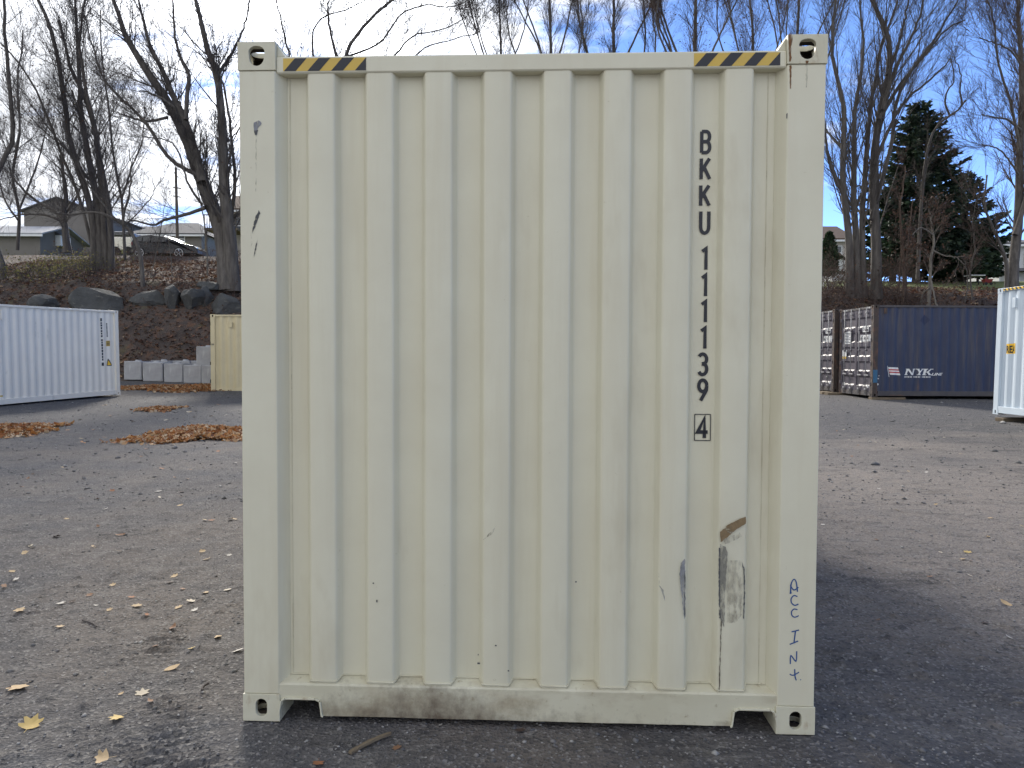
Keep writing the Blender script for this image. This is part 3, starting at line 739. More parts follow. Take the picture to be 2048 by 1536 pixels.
mark([(516, 335), (514, 270), (560, 225), (620, 195), (678, 170), (678, 215), (620, 250), (560, 300)], RD, SC_BR, **z3)
mark([(512, 345), (550, 365), (562, 400), (548, 600), (542, 800), (538, 880), (512, 815), (507, 600), (508, 420)], RD - .0008, SC_GR, **z3)
mark([(505, 370), (516, 370), (512, 600), (516, 820), (506, 820), (504, 600)], RD - .0014, SC_DK, **z3)
mark([(652, 460), (668, 500), (674, 620), (668, 830), (660, 820), (666, 640), (662, 520)], RD, SC_DK, **z3)
mark([(565, 450), (640, 450), (655, 560), (650, 800), (610, 850), (555, 850), (556, 640)], RD - .0004, SC_FA, **z3)
mark([(530, 320), (640, 270), (650, 300), (545, 350)], RD - .0004, SC_FA, **z3)
mark([(288, 440), (262, 465), (252, 540), (262, 640), (285, 830), (291, 700)], RD, SC_BL, **z3)
mark([(284, 520), (290, 520), (290, 820), (284, 800)], RD - .0006, SC_DK, **z3)
mark([(122, 610), (150, 640), (162, 715), (150, 680)], RD, SC_BL, **z3)
mark([(118, 530), (124, 530), (126, 610), (120, 612)], RD, SC_FA, **z3)
mark([(519, 830), (523, 830), (510, 1290), (504, 1290)], RD - .0006, M['seam'], 'seam_crack', **z3)
z7 = dict(scale=3.4933, org=(470, 200))
mark([(130, 160), (165, 140), (188, 160), (160, 200), (155, 240), (140, 242), (132, 200)], PD, SC_BL, **z7)
mark([(134, 215), (160, 210), (152, 245), (138, 245)], PD - .0006, SC_DK, **z7)
mark([(145, 245), (149, 245), (149, 640), (145, 640)], PD, SC_FA, **z7)
mark([(168, 770), (176, 790), (140, 890), (118, 935), (125, 880), (145, 810)], PD, SC_DK, **z7)
mark([(158, 975), (150, 1030), (132, 1100), (140, 1030)], PD, SC_DK, **z7)
mark([(108, 920), (125, 990), (112, 1040)], PD, SC_FA, **z7)
z6 = dict(scale=7.68, org=(1540, 50))
mark([(292, 125), (350, 125), (348, 230), (325, 330), (330, 500), (320, 560), (296, 560), (290, 300)], -.0012, SC_RU, 'rust_stain', **z6)
mark([(540, 545), (600, 545), (585, 590), (560, 590)], -.0012, SC_RU, 'rust_stain', **z6)
mark([(548, 600), (580, 600), (570, 960), (552, 960)], PD, SC_FA, 'rust_stain', **z6)
mark([(300, 620), (330, 620), (325, 980), (310, 980)], PD, SC_RU, 'rust_stain', **z6)
mark([(252, 1360), (268, 1350), (262, 1430), (252, 1435)], PD, SC_DK, **z6)
for (x, y, w_, h_) in ((745, 1165, 3, 3), (752, 1200, 3, 4), (955, 1325, 5, 3), (955, 1308, 3, 3), (1150, 1162, 3, 3), (990, 1290, 3, 3), (1015, 1340, 3, 3)):
    mark([(x, y), (x + w_, y), (x + w_, y + h_), (x, y + h_)], RD, SC_DK, 'chip')
mark([(966, 1080), (990, 1055), (996, 1045), (985, 1068)], RD, SC_FA)

# ---- the other containers
def gz(x, y): return float(terrain(x, y))
M['navy_rail'] = material('scuffed_navy_rail', (.055, .052, .060), (.08, .072, .072), 4, .7, .1, 60, spots=[((.12, .075, .055), 5, .58, .70, (1, .3, 1))])
navy = dict(panel=M['navy'], rail=M['navy_rail'], casting=M['navy_rust'], post=M['navy_rust'], roof=M['navy'])
NL = 12.192
def doors(root, mats_door, digits, rod_mat, top_txt=None):
    """two door leaves on the near end: pressed panels, lock rods, keepers, hinges and handles"""
    for k, (a, b) in enumerate(((-hw + .165, -.006), (.006, hw - .165))):
        z0, z1 = .175, H - .108
        prof = [(z0, .030), (z0 + .10, .030)]
        z = z0 + .12; n = 5; step = (z1 - z0 - .24) / n
        for i in range(n):
            s = z + i * step
            prof += [(s + .02, .030), (s + .07, .066), (s + step - .17, .066), (s + step - .12, .030)]
        prof += [(z1, .030)]
        mb = MB()
        for zz_, d in prof: mb.v += [(a + .06, d, zz_), (b - .06, d, zz_)]
        mb.f += [(2*i, 2*i + 1, 2*i + 3, 2*i + 2) for i in range(len(prof) - 1)]
        dr = mb.build('door', mats_door, root)
        fr = MB(); fr.box(a, a + .0595, .022, .07, z0, z1); fr.box(b - .0595, b, .022, .07, z0, z1)
        fr.build('door_frame', mats_door, dr, .004)
        for f in (.27, .73):
            x = a + (b - a) * f
            MB().cyl((x, -.012, .06), (x, -.012, H - .05), .017, n=10).build('lock_rod', rod_mat, dr, 0, True)
            for z_ in (.20, .75, 1.45, 2.1, 2.66):
                MB().box(x - .045, x + .045, -.032, .022, z_, z_ + .055).build('rod_bracket', mats_door if z_ not in (.2, 2.66) else rod_mat, dr, .006)
            zz_ = .66 if k else .68
            MB().box(x - .02, x + .24, -.050, -.032, zz_, zz_ + .035).build('lock_handle', rod_mat, dr, .004)
        hx = a - .02 if k == 0 else b + .02
        for z_ in (.35, 1.0, 1.75, 2.45):
            MB().box(hx - .03, hx + .03, -.010, .02, z_, z_ + .11).build('hinge', mats_door, dr, .004)
def end_plate(root, x0, x1, z0, z1, y, mat, name):
    return MB().add([(x0, y, z0), (x1, y, z0), (x1, y, z1), (x0, y, z1)], [(0, 1, 2, 3)]).build(name, mat, root)
def end_text(root, body, x, z, size, y, mat, sx=.8):
    mb = MB()
    for p in text_polys(body, size, 0, .001, sx): mb.add([(x + a, y, z + b) for a, b in p], [tuple(range(len(p)))])
    return mb.build('number', mat, root)

nyk_z = gz(12, 24.5) + .06
nyk = container('dark navy container with white ship-line lettering and flag on its side', (11.35, 24.52, nyk_z), R(-90), NL, navy, 'navy containers by the right bank', True)
doors(nyk, M['navy_door'], None, M['galv'])
nyk2 = container('navy container mostly hidden behind the cream one, parked behind the lettered navy one', (11.25, 27.12, gz(12, 27) + .06), R(-90), NL, navy, 'navy containers by the right bank', True)
doors(nyk2, M['navy_door'], None, M['galv'])
for r_, dz_, digs in ((nyk, 0, ('NY', '45 46 4')), (nyk2, 0, ('NY', '46 9'))):
    pl = end_plate(r_, .44, .86, 2.06, 2.26, .026, M['white_vinyl'], 'number_plate'); end_text(pl, digs[0], .48, 2.09, .19, .0235, M['black_ink'], 1.15)
    pl = end_plate(r_, .30, 1.02, 1.76, 1.97, .026, M['white_vinyl'], 'number_plate'); end_text(pl, digs[1], .32, 1.79, .2, .0235, M['black_ink'], .85)
    pl = end_plate(r_, -.86, -.36, 1.70, 2.12, .026, M['white_vinyl'], 'data_plate')
    for i in range(7): end_plate(pl, -.83, -.40 - .12 * (i % 3 == 1), 1.735 + i * .052, 1.757 + i * .052, .024, M['navy'], 'data_line')
    for i in range(4):
        end_plate(r_, -.90 + i * .07, -.865 + i * .07, H - .095, H - .045, .010, M['white_vinyl'], 'hazard_bar')
        end_plate(r_, .70 + i * .07, .735 + i * .07, H - .095, H - .045, .010, M['white_vinyl'], 'hazard_bar')
    end_plate(r_, -.92, -.76, .30, .40, .0285, M['white_vinyl'], 'sticker'); end_plate(r_, .80, .92, .27, .36, .0285, M['white_vinyl'], 'sticker')
    end_plate(r_, -.98, -.66, 1.28, 1.50, .026, M['white_vinyl'], 'sticker'); end_plate(r_, -.98, -.70, 1.20, 1.275, .026, M['yellow'], 'sticker')
# the lettering and flag on the navy side (photo pixels -> metres along the side)
mpp = 23.3 / FPX
def ns(px, py): return ((px - 1745) * mpp * .993 + .02, H - (py - 611) * H / 183.0)
def nzoom(x, y): return ns(1640 + x / 6.4, 590 + y / 6.4)
side_decal(nyk, 1, [[nzoom(875, 925), nzoom(1003, 930), nzoom(1032, 1028), nzoom(902, 1022)]], M['white_vinyl'], 'flag_emblem', NL)
for a, b in ((.24, .42), (.58, .76)):
    lf = lambda t: (875 + 27 * t, 925 + 97 * t); rt = lambda t: (1003 + 29 * t, 930 + 98 * t)
    side_decal(nyk, 1, [[nzoom(*lf(a)), nzoom(*rt(a)), nzoom(*rt(b)), nzoom(*lf(b))]], M['red_vinyl'], 'flag_stripe', NL, .0045)
side_decal(nyk, 1, [[nzoom(860, 905), nzoom(868, 912), nzoom(894, 1050), nzoom(889, 1050)]], M['white_vinyl'], 'flag_staff', NL)
def slant(polys, x0, y0, w, h, sh):
    """unit-box glyph polygons -> zoomed photo coordinates, leaning by sh"""
    return [[nzoom(x0 + a * w + b * sh, y0 - b * h) for a, b in p] for p in polys]
gN = [[(0, 0), (.26, 0), (.26, .1), (.20, .1), (.20, 1), (0, 1)], [(.0, 1), (.24, 1), (.95, 0), (.72, 0)], [(.75, .0), (.95, 0), (.95, .9), (1.05, .9), (1.05, 1), (.70, 1), (.70, .9), (.75, .9)], [(-.1, 0), (.3, 0), (.3, .1), (-.1, .1)], [(-.1, .9), (.1, .9), (.1, 1), (-.1, 1)]]
gY = [[(.0, 1), (.28, 1), (.62, .45), (.40, .45)], [(.75, 1), (1.0, 1), (.62, .45), (.42, .45)], [(.38, 0), (.62, 0), (.62, .46), (.38, .46)], [(.25, 0), (.75, 0), (.75, .1), (.25, .1)], [(-.08, .9), (.35, .9), (.35, 1), (-.08, 1)], [(.65, .9), (1.1, .9), (1.1, 1), (.65, 1)]]
gK = [[(.08, 0), (.34, 0), (.34, 1), (.08, 1)], [(.34, .45), (.75, 1), (1.0, 1), (.5, .40)], [(.34, .5), (.5, .62), (1.05, 0), (.75, 0)], [(0, 0), (.45, 0), (.45, .1), (0, .1)], [(0, .9), (.45, .9), (.45, 1), (0, 1)], [(.65, 0), (1.12, 0), (1.12, .1), (.65, .1)], [(.65, .9), (1.12, .9), (1.12, 1), (.65, 1)]]
for gi, (g, x0, w) in enumerate(((gN, 1095, 108), (gY, 1222, 92), (gK, 1315, 112))):
    for j, poly in enumerate(slant(g, x0, 1025, w, 80, 22)):
        o_ = side_decal(nyk, 1, [poly], M['white_vinyl'], 'letter', NL, .0025 + .0004 * j)
lp = text_polys('LINE', 1.0, .35, .03, 1.0); mxx = max(a for p in lp for a, b in p)
side_decal(nyk, 1, [[nzoom(1435 + a / mxx * 148, 1028 - b * 44) for a, b in p] for p in lp], M['white_vinyl'], 'letter', NL)
for a0, a1 in ((1085, 1175), (1208, 1288), (1312, 1420)):      # the small print under the name: too small to read
    x = a0
    while x < a1:
        side_decal(nyk, 1, [[nzoom(x, 1040), nzoom(x + 9, 1040), nzoom(x + 9, 1058), nzoom(x, 1058)]], M['white_vinyl'], 'small_print', NL); x += 17
for x, y, r_ in ((752, 1072, 8), (760, 1038, 6), (745, 1146, 14)):
    side_decal(nyk, 1, [[nzoom(x + r_ * math.cos(a * .785), y + r_ * math.sin(a * .785)) for a in range(8)]], M['white_vinyl'], 'dot_mark', NL)
side_decal(nyk, 1, [[nzoom(1262, 330), nzoom(1330, 255), nzoom(1400, 320), nzoom(1330, 390)]], M['navy_door'].copy(), 'old_decal_ghost', NL).data.materials[0] = flat('dark_ghost', (.012, .02, .06), .6)
MB().box(hw - .004, hw + .012, .32, .42, 2.62, 2.80).build('lashing_plate', M['navy_rust'], nyk, .004)
MB().box(hw - .02, hw + .003, .02, .155, .45, .85).build('touch_up_patch', M['blue_patch'], nyk)

wl_rot = R(-12.5); WLZ, WLT = .118, R(1.15)
wl_c = Vector((-13.5, 25.5)); L20 = 6.058
off = Matrix.Rotation(wl_rot, 2) @ Vector((W/2, L20))
left_c = container('white container at the left edge with yellow warning triangle on its side', (wl_c.x - off.x, wl_c.y - off.y, WLZ), wl_rot, L20,
                   dict(panel=M['white_paint'], rail=M['white_paint'], casting=M['white_paint']), tilt=(WLT, 0))
def wz(x, y):    # zoomed photo pixels (origin 0,600; scale 5.484) -> along/up on the white side
    px, py = x / 5.484, 600 + y / 5.484
    # intersect the side plane
    o = np.array([0, 0, CAM_H]); d = ray(px, py)
    n = np.array([math.cos(wl_rot), math.sin(wl_rot), 0]); p0 = np.array([wl_c.x, wl_c.y, 0])
    t = n.dot(p0 - o) / n.dot(d); q = o + d * t
    along = L20 - (Vector((wl_c.x, wl_c.y)) - Vector(q[:2])).dot(Vector((-math.sin(wl_rot), math.cos(wl_rot))))
    return (along, q[2] - WLZ - along * math.sin(WLT))
for y0, y1, hw_ in [(200, 235, 6), (245, 262, 6), (268, 290, 6), (296, 322, 5), (330, 352, 6), (358, 380, 5), (386, 408, 6), (430, 450, 6), (456, 476, 5), (482, 508, 6), (514, 540, 5), (546, 570, 6), (576, 606, 5), (612, 636, 5), (642, 664, 5), (686, 722, 8)]:
    xx = 1134 + (y0 - 200) * .022
    side_decal(left_c, 1, [[wz(xx - hw_, y0), wz(xx + hw_, y0), wz(xx + hw_, y1), wz(xx - hw_, y1)]], M['black_ink'], 'character', L20)
for y0 in range(255, 400, 14):
    xx = 1197 + (y0 - 255) * .03
    side_decal(left_c, 1, [[wz(xx - 5, y0), wz(xx + 5, y0), wz(xx + 5, y0 + 9), wz(xx - 5, y0 + 9)]], M['black_ink'], 'character', L20)
side_decal(left_c, 1, [[wz(1190, 448), wz(1222, 445), wz(1222, 506), wz(1190, 508)]], M['yellow'], 'caution_label', L20)
for y0 in (456, 472, 488): side_decal(left_c, 1, [[wz(1195, y0), wz(1217, y0), wz(1217, y0 + 8), wz(1195, y0 + 8)]], M['black_ink'], 'caution_line', L20, .0045)
side_decal(left_c, 1, [[wz(1205, 640), wz(1246, 722), wz(1192, 722)]], M['black_ink'], 'warning_triangle', L20)
side_decal(left_c, 1, [[wz(1206, 662), wz(1233, 714), wz(1200, 714)]], M['yellow_bright'], 'warning_triangle_fill', L20, .0045)
side_decal(left_c, 1, [[wz(0, 1048), wz(42, 1045), wz(42, 1060), wz(0, 1063)]], M['yellow'], 'sticker', L20)
MB().box(hw - .05, hw - .012, 1.55, 1.62, 2.45, 2.75).build('vent_cover', M['white_paint'], left_c, .004)

tan_c = container('beige container beside the concrete blocks, half hidden by the cream one', (-11.0, 28.22, .22), R(-90), L20, dict(panel=M['tan'], rail=M['tan'], casting=M['tan']), None, True)
doors(tan_c, M['tan'], None, M['tan'])
MB().box(hw - .03, hw + .010, .70, .80, 2.42, 2.62).build('lashing_plate', M['tan'], tan_c, .004)
for z_ in (.40, 1.05, 1.78, 2.50):
    MB().box(hw - .06, hw + .004, -.02, .01, z_, z_ + .12).build('hinge', M['dark'], tan_c, .003)
for i in range(3): MB().box(hw - .006, hw - .002, .04 + i * .035, .06 + i * .035, 1.77, 1.83).build('stencil_mark', M['black_ink'], tan_c)

rw_z = gz(12, 15) + .17
right_c = container('bluish white container at the right edge with yellow label', (12.385, 11.10, rw_z), R(0), L20, dict(panel=M['white_blue'], rail=M['white_blue'], casting=M['white_blue']), tilt=(0, R(.9)))
def rz_pt(px, py):
    o = np.array([0, 0, CAM_H]); d = ray(px, py); x = 12.385 - W/2 + .045
    t = x / d[0]; q = o + d * t
    return (q[1] - 11.10, q[2] - rw_z)
z5 = lambda x, y: rz_pt(1623 + x / 4.266, 540 + y / 4.266)
side_decal(right_c, -1, [[z5(1655, 640), z5(1736, 630), z5(1736, 720), z5(1655, 722)]], M['yellow_bright'], 'yellow_label', L20)
rp_ = text_polys('REA', 1.0, 0, .03, 1.0); mxx = max(a for p in rp_ for a, b in p)
side_decal(right_c, -1, [[z5(1661 + a / mxx * 66, 712 - b * 84) for a, b in p] for p in rp_], M['black_ink'], 'letter', L20, .0045)
MB().box(-hw - .004, -hw + .05, L20 - .62, L20 - .52, 2.42, 2.64).build('lashing_plate', M['white_blue'], right_c, .004)
hz = MB().add([(-hw + .004, L20 - .95, H - .068), (-hw + .004, L20 - .19, H - .068), (-hw + .004, L20 - .19, H - .018), (-hw + .004, L20 - .95, H - .018)], [(0, 1, 2, 3)]).build('hazard_stripe', M['yellow_bright'], right_c)
for i in range(6):
    a = L20 - .93 + i * .125
    MB().add([(-hw + .0025, a, H - .068), (-hw + .0025, a + .06, H - .068), (-hw + .0025, min(a + .11, L20 - .19), H - .018), (-hw + .0025, a + .05, H - .018)], [(0, 1, 2, 3)]).build('black_bar', M['black_ink'], hz)

# timbers the far containers stand on
def timber(label, x, y, lx, ly, h, rz=0.0, name='timber_block', mat=None):
    o = MB().box(-lx/2, lx/2, -ly/2, ly/2, 0, h).build(name, mat or M['timber'], None, .01)
    o.location = (x, y, gz(x, y) - .02); o.rotation_euler = (0, 0, rz); tag(o, label, 'timber'); return o
timber('flat timber under the near corner of the lettered navy container', 11.9, 23.45, 1.1, .22, .085, .05)
timber('short timber under the far door corner of the lettered navy container', 11.3, 25.6, .9, .25, .085, .1)
timber('grey timber under the door end of the hidden navy container', 11.1, 26.3, .4, .9, .085, -.1)
timber('thick beam under the bluish white container at the right edge', 11.75, 14.6, .22, 2.6, .20, .02)
timber('thin plank under the far corner of the bluish white container', 11.6, 16.9, 1.0, .25, .10, .15)

# ------------------------------------------------------------------ concrete blocks
def block(label, x, y, z, w, d, h, rz, tx=0.0):
    root = thing('concrete_block', label, 'concrete block', (x, y, z), rz, 'cast concrete blocks below the bank')
    root.rotation_euler = (tx, 0, rz)
    c = .025
    mb = MB(); mb.box(-w/2, w/2, 0, d, 0, h); mb.build('body', M['concrete'], root, c, seg=1)
    mb = MB(); mb.cyl((0, d * .5, h - .01), (0, d * .5, h + .05), .13, .11, 14); mb.build('lifting_knob', M['concrete'], root, .01)
    return root
bz = lambda px: at(px, 765, 29.6)
names = ['leftmost concrete block, beside the white container', 'second concrete block from the left, tilted slightly', 'third concrete block from the left in the front row',
         'fourth concrete block from the left in the front row', 'fifth concrete block, at the beige container\'s corner under the stacked one']
for i, (xa, xb, y0, h_) in enumerate(((247, 283, 760, .72), (286, 325, 763, .72), (328, 365, 765, .72), (367, 402, 767, .70), (403.5, 440, 768, .70))):
    a = at(xa, y0, 29.4 - i * .12); b = at(xb, y0, 29.4 - i * .12); c = (a + b) / 2
    block(names[i], c.x, c.y, c.z, (b - a).length + .035, .80, h_ + .03, R((-7, -3, -4, -3, -2)[i]), R((0, 2.0, 0, 0, 0)[i]))
for i, (px, py) in enumerate(((318, 757), (362, 757), (398, 757))):
    p = at(px, py, 30.7); block(['back-row concrete block behind the second one', 'back-row concrete block behind the third one', 'back-row concrete block behind the fourth one'][i], p.x, p.y, .66, .76, .78, .74, R(-6))
p = at(416, 733, 29.45); block('single concrete block stacked on top beside the beige container', p.x, 29.3, at(416, 733, 29.2).z + .03, .76, .76, .76, R(8))

# ------------------------------------------------------------------ boulders
def boulder(label, px0, px1, py0, py1, Yd, dep, seed, sharp=.35):
    bm = bmesh.new(); bmesh.ops.create_icosphere(bm, subdivisions=4, radius=1.0)
    r_ = np.random.default_rng(seed); planes = [(Vector(r_.normal(size=3)).normalized(), r_.uniform(.50, .80)) for _ in range(15)]
    for v in bm.verts:
        for n, d in planes:
            k = v.co.dot(n)
            if k > d: v.co -= n * (k - d)
        c = v.co
        v.co *= 1 + .22 * float(fbm(c.x * 2 + c.z * 1.3 + seed, c.y * 2 - c.z, 4, seed))
    me = bpy.data.meshes.new('boulder'); bm.to_mesh(me); bm.free()
    o = link('boulder', me, M['rock'], None, 0, False)
    a, b = at(px0, (py0 + py1) / 2, Yd), at(px1, (py0 + py1) / 2, Yd); t, u = at((px0 + px1) / 2, py0, Yd), at((px0 + px1) / 2, py1, Yd)
    o.location = ((a.x + b.x) / 2, Yd + dep * .2, (t.z + u.z) / 2); o.scale = ((b.x - a.x) * .70, dep / 2, (t.z - u.z) * .66)
    return tag(o, label, 'boulder', 'boulders in the left bank')
boulder('large slanted grey boulder above the white container', 150, 236, 574, 632, 33.2, 1.6, 3)
boulder('upright grey boulder, left of the pair in the bank', 325, 357, 571, 628, 33.3, 1.1, 5)
boulder('upright grey boulder, right of the pair in the bank', 363, 402, 572, 628, 33.3, 1.2, 8)
boulder('narrow boulder between the upright pair and the wide low one', 400, 424, 577, 622, 33.6, 1.0, 12)
boulder('wide low boulder above the beige container', 418, 480, 590, 630, 33.2, 1.3, 15)
boulder('small flat rock at the foot of the big forked tree', 398, 445, 560, 584, 34.2, 1.0, 18)
boulder('dark mossy rock under the crooked sapling', 265, 322, 582, 622, 33.5, 1.0, 22)
boulder('low rock half buried in the litter above the white container', 60, 110, 592, 622, 33.0, 1.0, 25)

# ------------------------------------------------------------------ trees
def tubes(P, Rr, sides):
    """P (N,k,3), Rr (N,k) -> vertices and quads of N tapered tubes"""
    N, k, _ = P.shape
    T = np.empty_like(P); T[:, 1:-1] = P[:, 2:] - P[:, :-2]; T[:, 0] = P[:, 1] - P[:, 0]; T[:, -1] = P[:, -1] - P[:, -2]
    T /= np.linalg.norm(T, axis=2, keepdims=True) + 1e-9
    ref = np.tile(np.array([.31, .87, .12]), (N, k, 1))
    A = np.cross(T, ref); A /= np.linalg.norm(A, axis=2, keepdims=True) + 1e-9
    B = np.cross(T, A)
    th = np.linspace(0, 2 * np.pi, sides, endpoint=False)
    Vv = P[:, :, None, :] + Rr[:, :, None, None] * (A[:, :, None, :] * np.cos(th)[None, None, :, None] + B[:, :, None, :] * np.sin(th)[None, None, :, None])
    base = (np.arange(N)[:, None, None] * k + np.arange(k - 1)[None, :, None]) * sides
    j = np.arange(sides)[None, None, :]; j2 = (j + 1) % sides
    Fq = np.stack([base + j, base + j2, base + sides + j2, base + sides + j], -1).reshape(-1, 4)
    return Vv.reshape(-1, 3), Fq
def resample(pts, k):
    pts = np.array([tuple(p) for p in pts], float)
    # Catmull-Rom through the guide points
    out = []
    for i in range(len(pts) - 1):
        a, b, c, d = pts[max(i - 1, 0)], pts[i], pts[i + 1], pts[min(i + 2, len(pts) - 1)]
        for t in np.linspace(0, 1, 8, endpoint=False):
            out.append(.5 * (2*b + (c - a) * t + (2*a - 5*b + 4*c - d) * t*t + (3*b - a - 3*c + d) * t**3))
    out.append(pts[-1]); out = np.array(out)
    s = np.r_[0, np.cumsum(np.linalg.norm(np.diff(out, axis=0), axis=1))]; q = np.linspace(0, s[-1], k)
    return np.stack([np.interp(q, s, out[:, i]) for i in range(3)], 1)
def spawn(P, Rr, n, t0, t1, length, ang, up, wig, k, ratio, rmin, rg, lenfall=.5, tip=.25, by_len=False):
    """n children per parent polyline, all at once"""
    N, kk, _ = P.shape
    idx = np.repeat(np.arange(N), n); M_ = len(idx)
    if by_len:
        ln = np.linalg.norm(np.diff(P, axis=1), axis=2).sum(1); idx = np.sort(rg.choice(N, M_, p=ln / ln.sum()))
    t = rg.uniform(t0, t1, M_); f = t * (kk - 1); i0 = np.minimum(f.astype(int), kk - 2); w_ = (f - i0)[:, None]
    p = P[idx, i0] * (1 - w_) + P[idx, i0 + 1] * w_
    tan = P[idx, i0 + 1] - P[idx, i0]; tan /= np.linalg.norm(tan, axis=1, keepdims=True) + 1e-9
    r = Rr[idx, i0] * (1 - w_[:, 0]) + Rr[idx, i0 + 1] * w_[:, 0]
    q = rg.normal(size=(M_, 3)); q -= (q * tan).sum(1, keepdims=True) * tan; q /= np.linalg.norm(q, axis=1, keepdims=True) + 1e-9
    a = rg.uniform(ang[0], ang[1], M_)[:, None]
    d = np.cos(a) * tan + np.sin(a) * q; d[:, 2] += up * .6; d /= np.linalg.norm(d, axis=1, keepdims=True)
    Ln = rg.uniform(length[0], length[1], M_) * (1 - lenfall * t)
    pts = np.empty((M_, k, 3)); pts[:, 0] = p; step = (Ln / (k - 1))[:, None]
    for i in range(1, k):
        d = d + rg.normal(size=(M_, 3)) * wig; d[:, 2] += up * .25; d /= np.linalg.norm(d, axis=1, keepdims=True)
        pts[:, i] = pts[:, i - 1] + d * step
    r0 = np.clip(r * ratio * rg.uniform(.7, 1.1, M_), rmin, .042)
    rad = r0[:, None] * np.linspace(1, tip, k)[None, :]
    return pts, np.maximum(rad, rmin * .6)
def cat(parts):
    Vs, Fs, o = [], [], 0
    for v, f in parts: Vs.append(v); Fs.append(f + o); o += len(v)
    return np.concatenate(Vs), np.concatenate(Fs)
def leaf_cards(points, size, rg, droop=.3):
    """small bent diamond leaves at given points"""
    N = len(points); a = rg.normal(size=(N, 3)); a[:, 2] -= droop; a /= np.linalg.norm(a, axis=1, keepdims=True)
    b = np.cross(a, rg.normal(size=(N, 3))); b /= np.linalg.norm(b, axis=1, keepdims=True) + 1e-9
    c = np.cross(a, b)
    s = (size * rg.uniform(.6, 1.3, N))[:, None]
    v = np.stack([points, points + a*s*.5 + b*s*.35 + c*s*.1, points + a*s, points + a*s*.5 - b*s*.35 + c*s*.1], 1)
    f = np.arange(N * 4).reshape(N, 4)
    return v.reshape(-1, 3), f
def guides(stems, Yd, jitter, rg):
    """stems: list of (pixel path, base radius px, tip radius px) -> polylines in the place"""
    Ps, Rs = [], []
    for path, w0, w1 in stems:
        y = Yd; pts = []
        dd = rg.uniform(-1, 1) * jitter
        for i, (px, py) in enumerate(path):
            pts.append(at(px, py, Yd + dd * i / max(1, len(path) - 1)))
        k = 18; P = resample(pts, k)
        P += rg.normal(size=P.shape) * .025 * np.linspace(0, 1, k)[:, None]
        Ps.append(P); s = Yd / FPX * .5
        Rs.append(np.linspace(w0, w1, k) * s * .86 * (1 + .25 * np.exp(-np.arange(k) * 1.2)) if w0 > 14 else np.linspace(w0, w1, k) * s * .86)
    return np.array(Ps), np.array(Rs)
def tree(name, label, stems, Yd, seed, jitter=1.5, n1=16, n2=6, n3=5, L1=(1.6, 3.6), L2=(.7, 1.6), L3=(.3, .8), up=.35, ang1=(.35, .9), t1=(.18, 1.0), bark='bark', twig='twig',
         leaves=0, leafsize=.09, wig=.12, rmin=.0047, group=None, leafmat_='dryleaf', sink=.3, ext=0):
    rg = np.random.default_rng(seed)
    P0, R0 = guides(stems, Yd, jitter, rg)
    base = P0[0, 0].copy()
    P0[:, 0, 2] -= 0
    root = thing(name, label, 'tree', tuple(base), 0, group)
    tall = np.array([st[0][-1][1] < 25 for st in stems])
    P1, R1 = spawn(P0, R0, n1, t1[0], t1[1], L1, ang1, up, wig * .8, 7, .29, rmin * 2.1, rg, .3, .25, True)
    big = [tubes(P0, R0, 9), tubes(P1, R1, 4)]
    P2, R2 = spawn(P1, R1, n2, .12, 1.0, (L2[0] * 1.2, L2[1] * 1.3), (.3, .75), up * .6, wig, 4, .55, rmin * 1.3, rg, .3)
    tw = [tubes(P2, R2, 3)]
    if ext and tall.any():   # stems run on above the frame
        P0, R0 = P0[tall], R0[tall]
        d = P0[:, -1] - P0[:, -4]; d /= np.linalg.norm(d, axis=1, keepdims=True)
        E = np.stack([P0[:, -1] + d * (ext * i / 9) + rg.normal(size=(len(P0), 3)) * .05 * i / 9 + np.array([0, 0, .04 * i]) for i in range(10)], 1)
        RE = R0[:, -1:] * np.linspace(1, .25, 10)[None]
        big.append(tubes(E, RE, 6))
        Pe, Re = spawn(E, RE, n1 // 2, 0, 1.0, L1, ang1, up, wig * .8, 7, .5, rmin * 2.0, rg, .35); big.append(tubes(Pe, Re, 3))
        Pf, Rf = spawn(Pe, Re, n2, .12, 1.0, L2, (.25, .75), up * .6, wig, 4, .55, rmin * 1.3, rg, .3); tw.append(tubes(Pf, Rf, 3))
    P3, R3 = spawn(P2, R2, n3 + 3, .08, 1.0, (L3[0] * 1.3, L3[1] * 1.4), (.25, .75), up * .5, wig, 2, .7, rmin, rg, .3, .5)
    tw.append(tubes(P3, R3, 3))
    Vb, Fb = cat(big); Vt, Ft = cat(tw)
    np_mesh('trunk', Vb - base, Fb, M[bark], root, True)
    np_mesh('crown', Vt - base, Ft, M[twig], root)
    if leaves:
        pts = P3[:, -1]; pts = pts[rg.choice(len(pts), min(leaves, len(pts)), replace=False)]
        v, f = leaf_cards(pts, leafsize, rg); np_mesh('dry_leaves', v - base, f, M[leafmat_], root)['kind'] = 'stuff'
    return root

